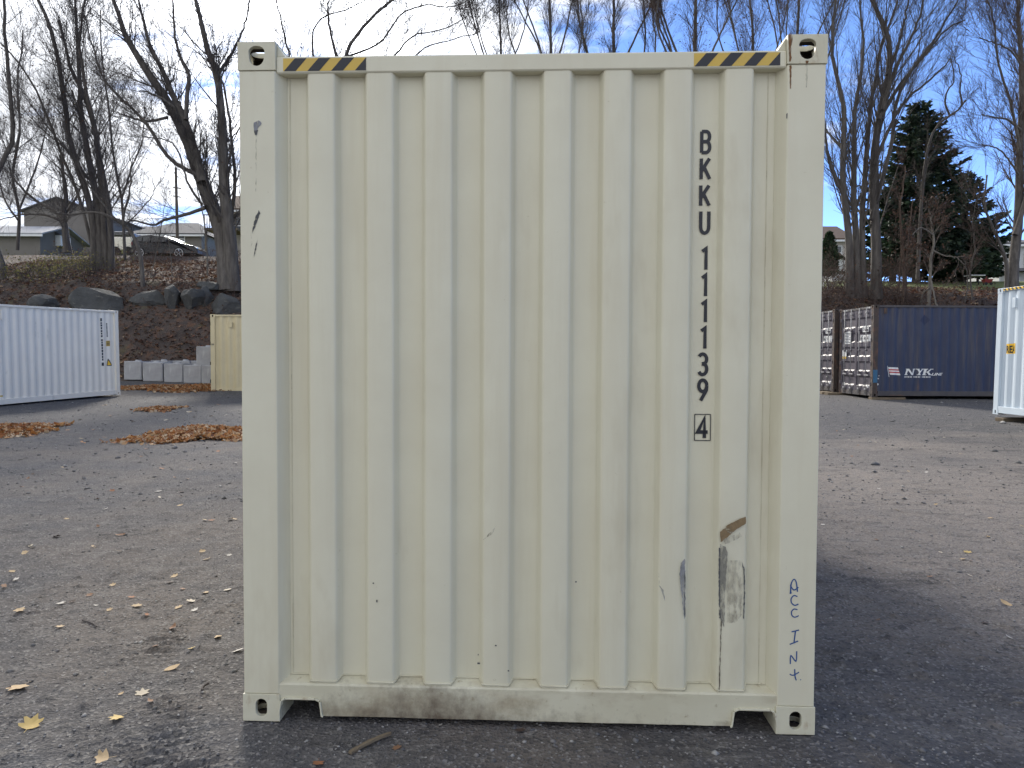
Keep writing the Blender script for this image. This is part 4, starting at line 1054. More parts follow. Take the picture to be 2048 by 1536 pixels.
# left of the container
tree('bare_tree', 'bare tree bowing in from the left edge above the white container', [
    ([(4, 605), (4, 525), (-24, 450), (-16, 375), (2, 330), (27, 270), (20, 190), (12, 90), (6, -10)], 15, 6)], 36, 101, 1.0, 22, 6, 5, (1.7, 4.0), ext=3)
tree('bare_tree', 'clump of four tall grey trunks leaning left, behind the white container', [
    ([(190, 548), (184, 430), (152, 320), (137, 270), (127, 190), (115, 115), (97, 45), (76, -5)], 17, 7),
    ([(203, 552), (196, 420), (176, 310), (164, 240), (160, 190), (157, 100), (150, 10)], 20, 5),
    ([(214, 550), (206, 420), (196, 300), (184, 235), (168, 190), (140, 130), (120, 40)], 17, 5),
    ([(222, 548), (220, 430), (198, 310), (190, 255), (176, 200), (166, 150), (160, 60), (172, -10)], 15, 4),
    ([(197, 545), (160, 400), (120, 300), (80, 200), (40, 130), (-5, 80)], 9, 3)], 38, 102, 2.0, 26, 7, 5, (2.6, 6.0), (.8, 2.0), up=.22, leaves=900, ext=3.5, wig=.08, ang1=(.4, .85))
tree('bare_tree', 'short dark tree between the left house and the clump of trunks', [
    ([(135, 505), (130, 455), (126, 425), (132, 395), (128, 360), (120, 310)], 17, 5), ([(130, 440), (105, 420), (70, 400), (30, 360), (15, 320)], 8, 3), ([(128, 430), (150, 400), (170, 350)], 6, 3),
    ([(128, 445), (90, 430), (40, 430), (0, 440)], 6, 2)], 44, 103, 1.5, 18, 6, 5, (1.7, 4.0), up=.3, leaves=500)
tree('bare_tree', 'big forked tree close beside the cream container\'s left edge', [
    ([(457, 582), (450, 500), (436, 440), (420, 405), (400, 350), (376, 285), (345, 220), (300, 152), (268, 100), (240, 45), (225, -5)], 42, 8),
    ([(405, 365), (390, 300), (368, 235), (350, 200), (330, 150), (300, 90), (282, 20)], 20, 5),
    ([(372, 240), (374, 190), (378, 150), (362, 120), (350, 70), (345, 0)], 11, 4),
    ([(465, 582), (462, 500), (455, 430), (449, 380), (447, 300), (441, 200), (430, 135), (410, 90), (400, 30), (390, -10)], 34, 8),
    ([(463, 430), (470, 360), (463, 280), (452, 190), (436, 140)], 9, 4),
    ([(395, 350), (340, 318), (295, 250), (262, 215), (215, 170), (190, 110), (170, 30)], 10, 3),
    ([(412, 415), (375, 428), (330, 440), (305, 450), (270, 440), (250, 450)], 9, 3),
    ([(335, 235), (300, 242), (270, 238), (235, 225)], 7, 3), ([(350, 215), (320, 195), (280, 180)], 6, 3),
    ([(462, 440), (478, 425), (500, 400), (520, 330)], 10, 4), ([(436, 150), (455, 120), (470, 95), (490, 50), (500, 0)], 8, 3),
    ([(405, 410), (378, 370), (355, 300), (330, 280), (285, 272)], 6, 2)], 34.6, 104, 2.2, 24, 6, 5, (1.6, 4.2), (.6, 1.5), (.25, .6), up=.24, leaves=2200, leafsize=.075, wig=.12, ext=2.5)
tree('bare_tree', 'crooked sapling arching left above the boulders', [
    ([(286, 585), (283, 530), (276, 490), (262, 465), (245, 448), (215, 432), (180, 424), (140, 428), (100, 425)], 11, 3), ([(247, 450), (248, 425), (258, 390), (262, 345), (258, 300)], 6, 2),
    ([(232, 440), (200, 400), (165, 350), (150, 300)], 4, 2), ([(262, 440), (290, 410), (310, 380), (300, 350)], 3, 1.5)], 34.8, 105, 1.0, 10, 5, 5, (.6, 1.6), (.4, .9), (.2, .5), up=.3, rmin=.005)
tree('bare_tree', 'slim pale sapling in front of the parked black car', [
    ([(415, 560), (414, 500), (408, 440), (400, 400), (390, 350)], 4, 2), ([(345, 560), (340, 500), (335, 470)], 2.5, 1.5), ([(300, 560), (318, 480), (330, 400)], 2.5, 1)], 37, 106, .6, 8, 4, 4, (.5, 1.2), (.3, .7), (.15, .4), up=.5, bark='bark_light', rmin=.004)
tree('bare_tree', 'dark thin tree at the far left above the low garage', [
    ([(35, 500), (38, 420), (25, 350), (40, 260), (35, 160), (48, 60)], 8, 3), ([(38, 420), (70, 340), (90, 270), (100, 200)], 5, 2), ([(36, 440), (10, 400), (-10, 330)], 5, 2)], 46, 107, 2, 22, 6, 5, (1.8, 4.2), up=.3, leaves=500)
tree('bare_tree', 'slender tree with wispy twigs between the trunk clump and the forked tree', [
    ([(250, 520), (246, 430), (240, 380), (225, 300), (218, 220), (205, 120), (200, 20)], 7, 2.5), ([(243, 400), (262, 340), (285, 280), (290, 200)], 4, 2)], 42, 108, 2, 22, 6, 5, (1.5, 3.4), up=.3)
# above the container
tree('bare_tree', 'spreading bare tree above the container, right of the bright sun', [
    ([(610, 600), (640, 300), (690, 115), (730, 50), (775, 10), (815, -30)], 16, 5), ([(690, 115), (760, 85), (800, 30), (850, 10), (900, 15), (940, 0)], 5, 2), ([(640, 300), (590, 150), (566, 60), (552, 0)], 7, 3),
    ([(680, 140), (660, 60), (655, 0)], 7, 4), ([(720, 200), (790, 110), (830, 70), (880, 60), (925, 40)], 6, 2), ([(650, 250), (625, 90), (640, 40), (690, 20)], 7, 3), ([(740, 220), (830, 110), (900, 80), (960, 65)], 5, 2)], 33.5, 111, 2, 24, 6, 5, (1.2, 3.2), (.5, 1.2), (.25, .55), up=.45, leaves=300, ext=2)
for i, (bx, tx, w_, lb) in enumerate(((1010, 1000, 10, 'thin bare tree above the container\'s middle, first of the row by the white cloud'), (1085, 1100, 13, 'bare tree above the container\'s middle, second of the row'),
                                      (1232, 1228, 15, 'bare tree with a straight stem above the third rib from the right stripe'), (1380, 1392, 17, 'bare tree with dense reddish twigs above the right hazard stripe'),
                                      (1470, 1500, 12, 'bare tree with dense reddish twigs between the right stripe and the corner'), (1580, 1597, 13, 'forked bare tree rising above the container\'s right top corner'))):
    rr = np.random.default_rng(200 + i)
    st = [([(bx, 620), (bx + rr.uniform(-8, 8), 330), (tx + rr.uniform(-8, 8), 130), (tx, -10)], w_, w_ * .4)]
    for q in range(5):
        s = rr.choice([-1, 1]); y0 = rr.uniform(150, 340)
        st.append(([(bx + (tx - bx) * (620 - y0) / 640, y0), (tx + s * rr.uniform(20, 45), y0 - 80), (tx + s * rr.uniform(40, 85), y0 - 190), (tx + s * rr.uniform(50, 110), -20 - 20 * q)], w_ * .38, w_ * .16))
    tree('bare_tree', lb, st, 40 + 2 * (i % 3), 120 + i, 2.5, 20, 6, 5, (1.2, 3.2), (.6, 1.4), (.25, .65), up=.36, wig=.085, ang1=(.3, .7), twig='twig_brown' if 3 <= i < 5 else 'twig', leaves=1500 if 3 <= i < 5 else 400, t1=(.5, 1.0), group=None, ext=1.5)
# right of the container
tree('bare_tree', 'broad clump of tall trunks fanning out left of the spruce', [
    ([(1752, 600), (1752, 480), (1747, 380), (1750, 300), (1760, 226), (1777, 150), (1780, 97), (1769, 50), (1747, 8), (1735, -20)], 25, 8),
    ([(1700, 600), (1698, 480), (1687, 380), (1685, 322), (1689, 226), (1672, 150), (1664, 90), (1672, 0)], 19, 5),
    ([(1715, 600), (1712, 480), (1708, 400), (1709, 322), (1709, 226), (1720, 160), (1726, 86), (1722, 10)], 18, 4),
    ([(1728, 600), (1724, 450), (1728, 380), (1734, 290), (1743, 204), (1754, 150), (1762, 90), (1790, 20), (1800, -20)], 16, 4),
    ([(1742, 440), (1780, 300), (1795, 200), (1830, 130), (1868, 80), (1905, 20)], 11, 4), ([(1758, 240), (1800, 170), (1850, 110), (1890, 60), (1930, 40)], 10, 3),
    ([(1765, 220), (1790, 140), (1830, 60), (1850, -10)], 10, 4), ([(1748, 330), (1800, 215), (1860, 160), (1900, 120)], 9, 3), ([(1688, 300), (1660, 270), (1640, 240)], 8, 3), ([(1775, 150), (1800, 80), (1815, 10)], 8, 4),
    ([(1700, 420), (1660, 330), (1650, 250), (1640, 150)], 7, 3)], 35, 131, 2.5, 19, 6, 5, (2.2, 5.5), (.7, 1.8), (.25, .65), up=.3, ang1=(.3, .7), bark='bark', ext=2.5, wig=.075)
tree('bare_tree', 'crooked dead limb tree curling up behind the spruce tip', [
    ([(1835, 560), (1845, 380), (1860, 280), (1878, 248), (1900, 230), (1922, 215), (1932, 200)], 9, 4), ([(1900, 232), (1890, 205), (1896, 180), (1908, 160), (1900, 110)], 5, 2), ([(1925, 210), (1920, 180), (1922, 150), (1912, 120)], 4, 2)], 39, 132, .5, 9, 5, 5, (.6, 1.5), (.4, .9), (.2, .5), up=.4)
tree('bare_tree', 'bare tree at the right edge in front of the pale house', [
    ([(2024, 600), (2028, 520), (2036, 440), (2040, 330), (2044, 200), (2040, 100), (2036, -10)], 24, 7), ([(2012, 590), (2012, 520), (1990, 468), (1976, 430), (1968, 400), (1975, 350)], 10, 3), ([(2042, 260), (2015, 240), (1990, 235), (1960, 228)], 6, 2),
    ([(2040, 300), (2020, 200), (2000, 140), (1990, 60), (1975, 0)], 7, 3), ([(2030, 470), (2055, 380), (2070, 250), (2065, 120)], 12, 5), ([(2042, 130), (2020, 100), (1985, 85), (1960, 75)], 5, 2), ([(2038, 350), (2000, 300), (1960, 290)], 5, 2)], 33.5, 133, 1.5, 20, 6, 5, (1.4, 3.4), (.6, 1.4), (.25, .6), up=.3, twig='twig_brown', ext=2.5)
tree('bare_tree', 'pale slim tree with clinging brown leaves in front of the spruce', [
    ([(1856, 622), (1860, 570), (1862, 520), (1868, 480), (1862, 440), (1856, 420)], 9, 3), ([(1864, 500), (1890, 512), (1915, 515), (1930, 530)], 4, 1.5), ([(1866, 470), (1842, 455), (1825, 470)], 4, 1.5), ([(1860, 575), (1845, 590), (1842, 620)], 3, 2), ([(1862, 560), (1870, 600), (1878, 622)], 4, 3)], 33, 134, .8, 7, 5, 4, (.5, 1.2), (.3, .7), (.15, .4), up=.0, bark='bark_light', twig='twig_brown', leaves=650, leafsize=.12)
tree('bare_tree', 'three brown slender stems left of the leaf-clinging slim tree', [
    ([(1806, 620), (1808, 540), (1804, 470), (1800, 420), (1812, 330)], 8, 3), ([(1816, 620), (1812, 560), (1818, 480), (1826, 400)], 5, 2), ([(1795, 620), (1800, 540), (1803, 480)], 4, 2)], 34, 135, .8, 8, 4, 4, (.5, 1.4), (.3, .8), (.15, .4), up=.2, bark='bark_brown', twig='twig_brown', leaves=500, leafsize=.11)
tree('bare_tree', 'thin leaning sapling right of the lawn strip', [
    ([(1945, 600), (1940, 545), (1950, 500), (1945, 450), (1955, 400)], 4, 1.5), ([(1930, 605), (1936, 560), (1928, 520)], 3, 1.5)], 34, 136, .6, 7, 4, 4, (.5, 1.2), (.3, .7), (.15, .4), up=.2, twig='twig_brown')

def spruce(label, px, y_top, y_base, Yd, halfw, seed, n_br=230, name='spruce_tree'):
    rg = np.random.default_rng(seed)
    top, bs = at(px, y_top, Yd), at(px, y_base, Yd); h = top.z - bs.z
    root = thing(name, label, 'tree', tuple(bs))
    P = np.stack([np.zeros(8), np.zeros(8), np.linspace(-.3, h, 8)], 1)[None]
    v, f = tubes(P, np.linspace(.24, .02, 8)[None], 9); np_mesh('trunk', v, f, M['bark'], root, True)
    V_, F_, o = [], [], 0; Vb, Fb = [], []
    t = np.sort(rg.uniform(.05, .985, n_br)); PB, RB = [], []
    for i, ti in enumerate(t):
        az = i * 2.39996 + rg.normal() * .4
        Lb = halfw * (1 - ti) ** .60 * rg.uniform(.55, 1.12) + .12
        if rg.random() < .05: Lb *= 1.22
        z = h * (.04 + .95 * ti); k = 8
        s = np.linspace(0, 1, k); drop = -.30 * s + .28 * s ** 2.2 + (.35 * ti) * s
        pts = np.stack([np.cos(az) * Lb * s, np.sin(az) * Lb * s, z + Lb * drop], 1)
        pts += rg.normal(size=pts.shape) * .03 * s[:, None]
        PB.append(pts); RB.append(np.linspace(.035 * (1 - ti) + .008, .005, k))
    PB = np.array(PB); RB = np.array(RB); v, f = tubes(PB, RB, 4); np_mesh('branches', v, f, M['bark'], root)
    # needle sprays hanging off both sides of each branch
    Pn, Dn, Sn = [], [], []
    for pts, ti in zip(PB, t):
        Lb = np.linalg.norm(pts[-1] - pts[0]); n = int(18 + 42 * Lb)
        s = rg.uniform(.12, 1.0, n) ** .8; f = s * 7; i0 = np.minimum(f.astype(int), 6); w_ = (f - i0)[:, None]
        p = pts[i0] * (1 - w_) + pts[i0 + 1] * w_
        tan = pts[i0 + 1] - pts[i0]; tan /= np.linalg.norm(tan, axis=1, keepdims=True)
        sd = np.cross(tan, [0, 0, 1.0]); sd *= rg.choice([-1, 1], n)[:, None]
        d = tan * rg.uniform(.3, 1.0, n)[:, None] + sd * rg.uniform(.2, 1.0, n)[:, None] + np.array([0, 0, -1]) * rg.uniform(-.1, .75, n)[:, None]
        d /= np.linalg.norm(d, axis=1, keepdims=True)
        Pn.append(p); Dn.append(d); Sn.append(rg.uniform(.20, .55, n) * (.6 + .4 * (1 - ti)))
    Pn = np.concatenate(Pn); Dn = np.concatenate(Dn); Sn = np.concatenate(Sn)[:, None]
    q = np.cross(Dn, rg.normal(size=Dn.shape)); q /= np.linalg.norm(q, axis=1, keepdims=True)
    w_ = Sn * .20
    vv = np.stack([Pn - q * w_ * .3, Pn + Dn * Sn * .5 + q * w_, Pn + Dn * Sn, Pn + Dn * Sn * .45 - q * w_], 1).reshape(-1, 3)
    ff = np.arange(len(vv)).reshape(-1, 4)
    np_mesh('crown', vv, ff, M['needles'], root)
    return root
spruce('tall dark spruce right of the cream container', 1832, 200, 566, 46, 3.7, 301, 420)
spruce('smaller dark spruce spreading at the right of the tall one', 1925, 345, 566, 48, 3.2, 302, 190)
spruce('low dark spruce at the left foot of the tall one', 1785, 330, 566, 49, 2.2, 305, 130)

def arborvitae(label, px, y0, y1, Yd, halfw, seed, n=2600):
    rg = np.random.default_rng(seed); top, bs = at(px, y0, Yd), at(px, y1, Yd); h = top.z - bs.z
    root = thing('arborvitae', label, 'shrub', tuple(bs), 0, 'clipped arborvitae by the houses')
    MB().cyl((0, 0, -.2), (0, 0, h * .8), .06, .02, 7).build('trunk', M['bark_brown'], root)
    t = rg.uniform(0, 1, n) ** .8; az = rg.uniform(0, 6.283, n)
    r = halfw * np.sin(np.pi * (t * .88 + .12)) ** .6 * (1 - t * .45) * rg.uniform(.75, 1.05, n) * (1 + .12 * np.sin(az * 3 + t * 9))
    p = np.stack([np.cos(az) * r, np.sin(az) * r, h * t], 1)
    v, f = leaf_cards(p, .22, rg, -.9); np_mesh('foliage', v, f, M['arbor'], root)
    return root
arborvitae('narrow dark arborvitae beside the cream container\'s right edge', 1657, 468, 552, 46, .55, 311)
arborvitae('dark arborvitae right of the low spruce by the pale house', 1974, 468, 556, 47, .75, 312)
arborvitae('dark arborvitae just left of the one by the pale house', 1955, 478, 556, 46, .7, 313)
arborvitae('rounded evergreen behind the lawn strip', 1915, 490, 560, 49, .9, 314)
arborvitae('rounded evergreen at the left end of the lawn strip', 1893, 500, 566, 47, .8, 315)

# underbrush (uncountable): bare stems and vines on both banks
def brush(label, xr, yr, n, h, seed, mat, leaves=0, lm='dryleaf', name='underbrush', side=1):
    rg = np.random.default_rng(seed); x = rg.uniform(*xr, n); y = rg.uniform(*yr, n)
    z = terrain(x, y); k = 6
    d = np.stack([rg.normal(size=n) * .5, rg.normal(size=n) * .4, np.ones(n)], 1); d /= np.linalg.norm(d, axis=1, keepdims=True)
    P = np.empty((n, k, 3)); P[:, 0] = np.stack([x, y, z - .05], 1); L_ = h * rg.uniform(.4, 1.2, n)
    for i in range(1, k):
        d = d + rg.normal(size=d.shape) * .22; d[:, 2] -= .05 * i; d /= np.linalg.norm(d, axis=1, keepdims=True); P[:, i] = P[:, i - 1] + d * (L_ / (k - 1))[:, None]
    R_ = (rg.uniform(.006, .016, n))[:, None] * np.linspace(1, .4, k)[None]
    P2, R2 = spawn(P, R_, 4, .2, 1.0, (.3 * h, .7 * h), (.4, 1.1), .1, .25, 4, .7, .004, rg)
    P3, R3 = spawn(P2, R2, 3, .1, 1.0, (.12 * h, .35 * h), (.4, 1.1), .0, .25, 3, .8, .0035, rg)
    v, f = cat([tubes(P, R_, 4), tubes(P2, R2, 3), tubes(P3, R3, 3)])
    o = np_mesh(name, v, f, M[mat]); tag(o, label, 'brush', kind='stuff')
    if leaves:
        pts = P3[:, -1]; pts = pts[rg.choice(len(pts), min(leaves, len(pts)), replace=False)]
        v, f = leaf_cards(pts, .09, rg); q = np_mesh('brush_leaves', v, f, M[lm], o); q['kind'] = 'stuff'
    return o
brush('tangle of bare brown brush on the right bank behind the navy container', (11, 27), (30.5, 36), 480, .85, 401, 'twig_brown', 900)
brush('bare brush at the foot of the right tree clump', (13.5, 18.5), (33.5, 37.5), 230, 2.4, 402, 'twig_brown', 700)
brush('sparse bare brush over the left bank', (-26, -9), (31, 38), 330, .9, 403, 'twig_brown', 600)
brush('olive green shrubs above the white container', (-24.5, -20.5), (35, 40), 170, 1.3, 404, 'twig', 2600, 'olive')
brush('thin brush along the top of the left bank', (-27, -13), (42, 46), 200, 1.3, 405, 'twig_brown', 900)

brush('bare brush on the bank behind the cream container', (-9, 11), (31, 42), 260, 1.1, 406, 'twig_brown', 400)

# leaf litter on the banks (uncountable)
def litter(name, label, x, y, size, mat, rg, lift=.02, tilt=.5):
    n = len(x); z = terrain(x, y) + micro(x, y) + lift * rg.uniform(.2, 1.6, n)
    c = np.stack([x, y, z], 1); az = rg.uniform(0, 6.283, n); s = (size * rg.uniform(.5, 1.3, n))
    a = np.stack([np.cos(az), np.sin(az), rg.normal(size=n) * tilt], 1); a /= np.linalg.norm(a, axis=1, keepdims=True)
    b = np.stack([-np.sin(az), np.cos(az), rg.normal(size=n) * tilt], 1); b -= (a * b).sum(1, keepdims=True) * a; b /= np.linalg.norm(b, axis=1, keepdims=True)
    nn = np.cross(a, b); s = s[:, None]
    ring = [(.5, 0, .12), (.28, .30, -.03), (.05, .42, .10), (-.18, .25, -.02), (-.5, .06, .12), (-.2, -.28, 0), (.08, -.40, .12), (.30, -.22, -.02)]
    v = np.stack([c + a * s * p + b * s * q + nn * s * r for p, q, r in ring] + [c], 1)
    k = len(ring); f = np.concatenate([np.stack([np.full(n, k), np.full(n, i), np.full(n, (i + 1) % k)], 1)[:, None] for i in range(k)], 1) + (np.arange(n) * (k + 1))[:, None, None]
    o = np_mesh(name, v.reshape(-1, 3), f.reshape(-1, 3), mat)
    return tag(o, label, 'leaves', kind='stuff')
rg = np.random.default_rng(501)
litter('leaf_litter', 'brown fallen leaves covering the left bank', rg.uniform(-30, -8, 18000), rg.uniform(29.8, 47, 18000), .15, M['litter'], rg, .05)
litter('leaf_litter', 'dark brown fallen leaves covering the right bank', rg.uniform(9, 30, 12000), rg.uniform(29.6, 39, 12000), .14, M['litter'], rg, .05)

litter('leaf_litter', 'brown fallen leaves on the bank hidden behind the cream container', rg.uniform(-8, 9, 9000), rg.uniform(29.7, 44, 9000), .15, M['litter'], rg, .05)

# leaf piles on the lot
def pile(label, cx, cy, rx, ry, hgt, n, seed, size=.11):
    rg = np.random.default_rng(seed)
    a = rg.uniform(0, 6.283, n); r = (rg.uniform(0, 1, n) ** .62 * 1.0 + np.maximum(rg.normal(size=n), 0) * .16) * (1 + .25 * np.sin(a * 3 + seed) + .12 * np.sin(a * 7))
    x = cx + np.cos(a) * r * rx; y = cy + np.sin(a) * r * ry
    o = litter('leaf_pile', label, x, y, size, M['pile'], rg, .02, .55)
    co = np.empty(len(o.data.vertices) * 3, np.float32); o.data.vertices.foreach_get('co', co); co = co.reshape(-1, 3)
    rr = np.repeat(np.clip(1 - r, 0, 1), 9); hh = np.repeat(rg.uniform(.2, 1, n), 9)
    co[:, 2] += .7 * hgt * rr ** .8 * hh * (1 + .6 * fbm(co[:, 0] * 2, co[:, 1] * 2, 2, seed)); o.data.vertices.foreach_set('co', co.ravel()); o.data.update()
    return o
def pile_px(label, x0, x1, y0, y1, hgt, n, seed, size=.11):
    a, b = ground_at((x0 + x1) / 2, y1), ground_at((x0 + x1) / 2, y0 + 6)
    c = (a + b) / 2; l, r = at(x0, y1, c.y), at(x1, y1, c.y)
    return pile(label, (l.x + r.x) / 2, c.y, (r.x - l.x) / 2, max(.25, (b.y - a.y) / 2), hgt, n, seed, size)
pile_px('orange leaf pile beside the cream container\'s left edge', 292, 520, 852, 886, .22, 3200, 511)
pile_px('orange leaf pile at the left edge of the photo', -70, 88, 846, 878, .20, 2200, 512)
pile_px('small orange leaf patch in the middle of the lot', 284, 350, 810, 824, .12, 600, 513)
pile('strip of orange leaves below the concrete blocks', -12.6, 27.6, 2.1, .75, .10, 3600, 514)

# individual fallen leaves
def leaf_mesh(seed, kind):
    rg = np.random.default_rng(seed); pts = []
    if kind == 'maple':
        lob = [(90, 1.0), (76, .80), (66, .62), (50, .90), (38, .92), (22, .58), (-2, .78), (-16, .70), (-42, .48), (-80, .42), (-100, .42), (-138, .48), (196, .70), (182, .78), (158, .58), (142, .92), (130, .90), (114, .62), (104, .80)]
    else:
        lob = [(90, 1.05), (60, .62), (30, .50), (0, .45), (-40, .52), (-80, .85), (-100, .85), (-140, .52), (180, .45), (150, .50), (120, .62)]
    cur = rg.uniform(.05, .30); fold = rg.uniform(-.15, .3); vs_ = [(0, 0, 0)]
    for a, r_ in lob:
        r_ *= rg.uniform(.85, 1.1); x, y = r_ * math.cos(R(a)), r_ * math.sin(R(a))
        vs_.append((x * .5, y * .5, .5 * (cur * r_ * r_ * .35 + fold * abs(x) * .4)))
    for a, r_ in lob:
        r_ *= rg.uniform(.85, 1.1); x, y = r_ * math.cos(R(a)), r_ * math.sin(R(a))
        vs_.append((x, y, cur * r_ * r_ * rg.uniform(.4, 1.1) + fold * abs(x) * .5))
    n = len(lob); fs = [(0, 1 + i, 1 + (i + 1) % n) for i in range(n)] + [(1 + i, 1 + n + i, 1 + n + (i + 1) % n, 1 + (i + 1) % n) for i in range(n)]
    b0 = len(vs_); vs_ += [(-.02, -.3, .02), (.02, -.3, .02), (.03, -1.1, .10), (0, -1.1, .10)]; fs.append((b0, b0 + 1, b0 + 2, b0 + 3))
    me = bpy.data.meshes.new('fallen_leaf'); me.from_pydata(vs_, [], fs); me.update()
    me.polygons.foreach_set('use_smooth', [True] * len(me.polygons)); return me
PROTO = {}
for ck in LM:
    for v_ in range(3):
        me = leaf_mesh(600 + v_ * 17 + len(ck), 'maple' if v_ < 2 else 'oval'); me.materials.append(LM[ck]); PROTO[(ck, v_)] = me
def leaf(px, py, wpx, ck, v_, label, group=None, tilt=.25):
    p = ground_at(px, py)
    o = bpy.data.objects.new('fallen_leaf', PROTO[(ck, v_)]); col.objects.link(o)
    s = wpx * p.y / FPX * .55
    o.location = (p.x, p.y, p.z + .004 + s * .06); o.scale = (s, s * random.uniform(.7, 1), s * random.uniform(.6, 1.2))
    o.rotation_euler = (random.uniform(-tilt, tilt), random.uniform(-tilt, tilt), random.uniform(0, 6.28))
    return tag(o, label, 'leaf', group)
LW = dict(pale='small pale', tan='small tan', brown='small brown', russet='small russet', white='small whitish', dark='small dark', yellow='small yellow')
LG = 'leaves scattered on the lot left of the cream container'; RG = 'leaves scattered on the lot right of the cream container'
for args in [(40, 1376, 52, 'tan', 0, 'large tan maple leaf near the left edge of the foreground'), (60, 1455, 52, 'yellow', 0, 'large yellow maple leaf near the lower left corner'),
             (208, 1520, 54, 'tan', 1, 'large crumpled tan leaf at the bottom edge'), (284, 1389, 32, 'pale', 0, 'pale tan leaf touching a curled brown leaf'),
             (301, 1404, 22, 'brown', 2, 'curled brown leaf touching the pale tan one'), (236, 1437, 36, 'yellow', 1, 'yellow leaf with a long stem in the left foreground'),
             (436, 1276, 32, 'tan', 2, 'curled tan leaf left of the cream container\'s lower edge'), (344, 1338, 38, 'tan', 2, 'flat tan leaf between the curled leaf and the tyre marks'),
             (476, 1302, 28, 'white', 1, 'whitish crumpled leaf against the cream container\'s left edge'), (310, 1293, 15, 'brown', 1, 'small brown leaf on the tyre marks'),
             (346, 1257, 25, 'brown', 2, 'long brown leaf lying on edge'), (293, 1231, 14, 'russet', 1, 'small russet leaf above the tyre marks'), (383, 1298, 18, 'yellow', 1, 'small yellow leaf below the long brown one'),
             (242, 1389, 15, 'tan', 2, 'small tan leaf left of the touching pair'), (121, 1255, 22, 'tan', 1, 'tan leaf by a thin twig on the left'), (38, 1221, 26, 'tan', 0, 'tan leaf at the far left below the middle'),
             (192, 1212, 12, 'white', 2, 'small white leaf in the left middle'), (384, 1204, 25, 'pale', 1, 'pale leaf left of the container at mid height'), (410, 1187, 24, 'tan', 2, 'thin tan leaf just above the pale one'),
             (25, 1380, 20, 'brown', 2, 'small brown leaf beside the large tan one'), (795, 1498, 26, 'brown', 1, 'brown leaf beside the flat stick in front'), (1038, 1463, 32, 'dark', 1, 'dim brown leaf at the foot of the cream rail'),
             (636, 1528, 30, 'russet', 0, 'russet leaf at the bottom edge left of the stick'), (880, 1453, 18, 'white', 2, 'pale torn leaf under the cream bottom rail'),
             (1936, 1106, 18, 'yellow', 1, 'pale yellow leaf in the right middle ground'), (2012, 1208, 27, 'tan', 2, 'pinkish tan leaf near the right edge'), (2044, 1053, 14, 'yellow', 2, 'yellow leaf cut by the right edge'),
             (2018, 1276, 15, 'white', 2, 'white leaf near the right edge'), (1972, 1247, 20, 'dark', 1, 'dark curled leaf near the right edge'), (1876, 1148, 10, 'white', 2, 'small white chip of leaf on the right')]:
    leaf(*args)
rg = np.random.default_rng(77); n_ = 0
while n_ < 105:
    px = rg.uniform(0, 478); py = 806 + 420 * rg.random() ** 1.7
    if py < 830 and px < 200: continue
    ck = rg.choice(['pale', 'tan', 'tan', 'brown', 'russet', 'white', 'brown', 'dark'])
    w_ = 7 + 13 * (py - 806) / 420 * rg.uniform(.6, 1.3) + rg.uniform(0, 3)
    leaf(px, py, w_, ck, int(rg.integers(3)), LW[ck] + ' leaf ' + ('between the leaf piles and the concrete blocks' if py < 845 else 'level with the leaf piles on the left of the lot' if py < 900 else ('at the left edge of the lot below the leaf pile' if px < 170 else 'on the gravel below the big leaf pile' if px > 320 else 'on the gravel midway across the left of the lot') if py < 1040 else ('near the left photo edge above the tyre marks' if px < 170 else 'by the cream container\'s left edge above the tyre marks' if px > 320 else 'just above the tyre marks on the left')), LG); n_ += 1
n_ = 0
while n_ < 28:
    px = rg.uniform(1645, 2046); py = 830 + 420 * rg.random() ** 1.8
    ck = rg.choice(['pale', 'white', 'tan', 'brown'])
    leaf(px, py, 7 + 10 * (py - 830) / 420 * rg.uniform(.5, 1.2), ck, int(rg.integers(3)), LW[ck] + ' leaf ' + ('on the gravel in front of the navy container' if py < 900 else 'on the dusty lane right of the cream container' if py < 1020 else 'near the shadow edge right of the cream container'), RG); n_ += 1

# the flat stick in front of the rail and a few twigs
def stick(label, a, b, w_, h_, name='stick', cat='stick', mat='timber'):
    p, q = ground_at(*a), ground_at(*b); d = q - p; L_ = d.length
    mb = MB(); n = 8
    for i in range(n + 1):
        t = i / n; k = w_ / 2 * (1 - .35 * t) * (1 + .15 * math.sin(i * 2.1)); x = L_ * t; o = .012 * math.sin(t * 3.0)
        mb.v += [(x, o - k, 0), (x, o + k, 0), (x, o + k * .8, h_), (x, o - k * .8, h_)]
    for i in range(n):
        for j in range(4): mb.f.append((i*4 + j, i*4 + (j+1) % 4, (i+1)*4 + (j+1) % 4, (i+1)*4 + j))
    mb.f += [(3, 2, 1, 0), (n*4, n*4 + 1, n*4 + 2, n*4 + 3)]
    o = mb.build(name, M[mat]); o.location = p + Vector((0, 0, .004)); o.rotation_euler = (0, 0, math.atan2(d.y, d.x))
    return tag(o, label, cat)
stick('flat splintered stick on the ground in front of the cream container', (700, 1510), (782, 1474), .022, .010)
stick('thin dark twig on the ground above the tyre marks', (165, 1243), (193, 1257), .010, .008, 'twig', 'twig', 'twig')
stick('short dark twig near the container\'s lower left corner', (404, 1384), (418, 1374), .012, .010, 'twig', 'twig', 'twig')
stick('thin pale twig near the lower right corner of the photo', (2020, 1412), (2046, 1408), .008, .006, 'twig', 'twig', 'bark_light')

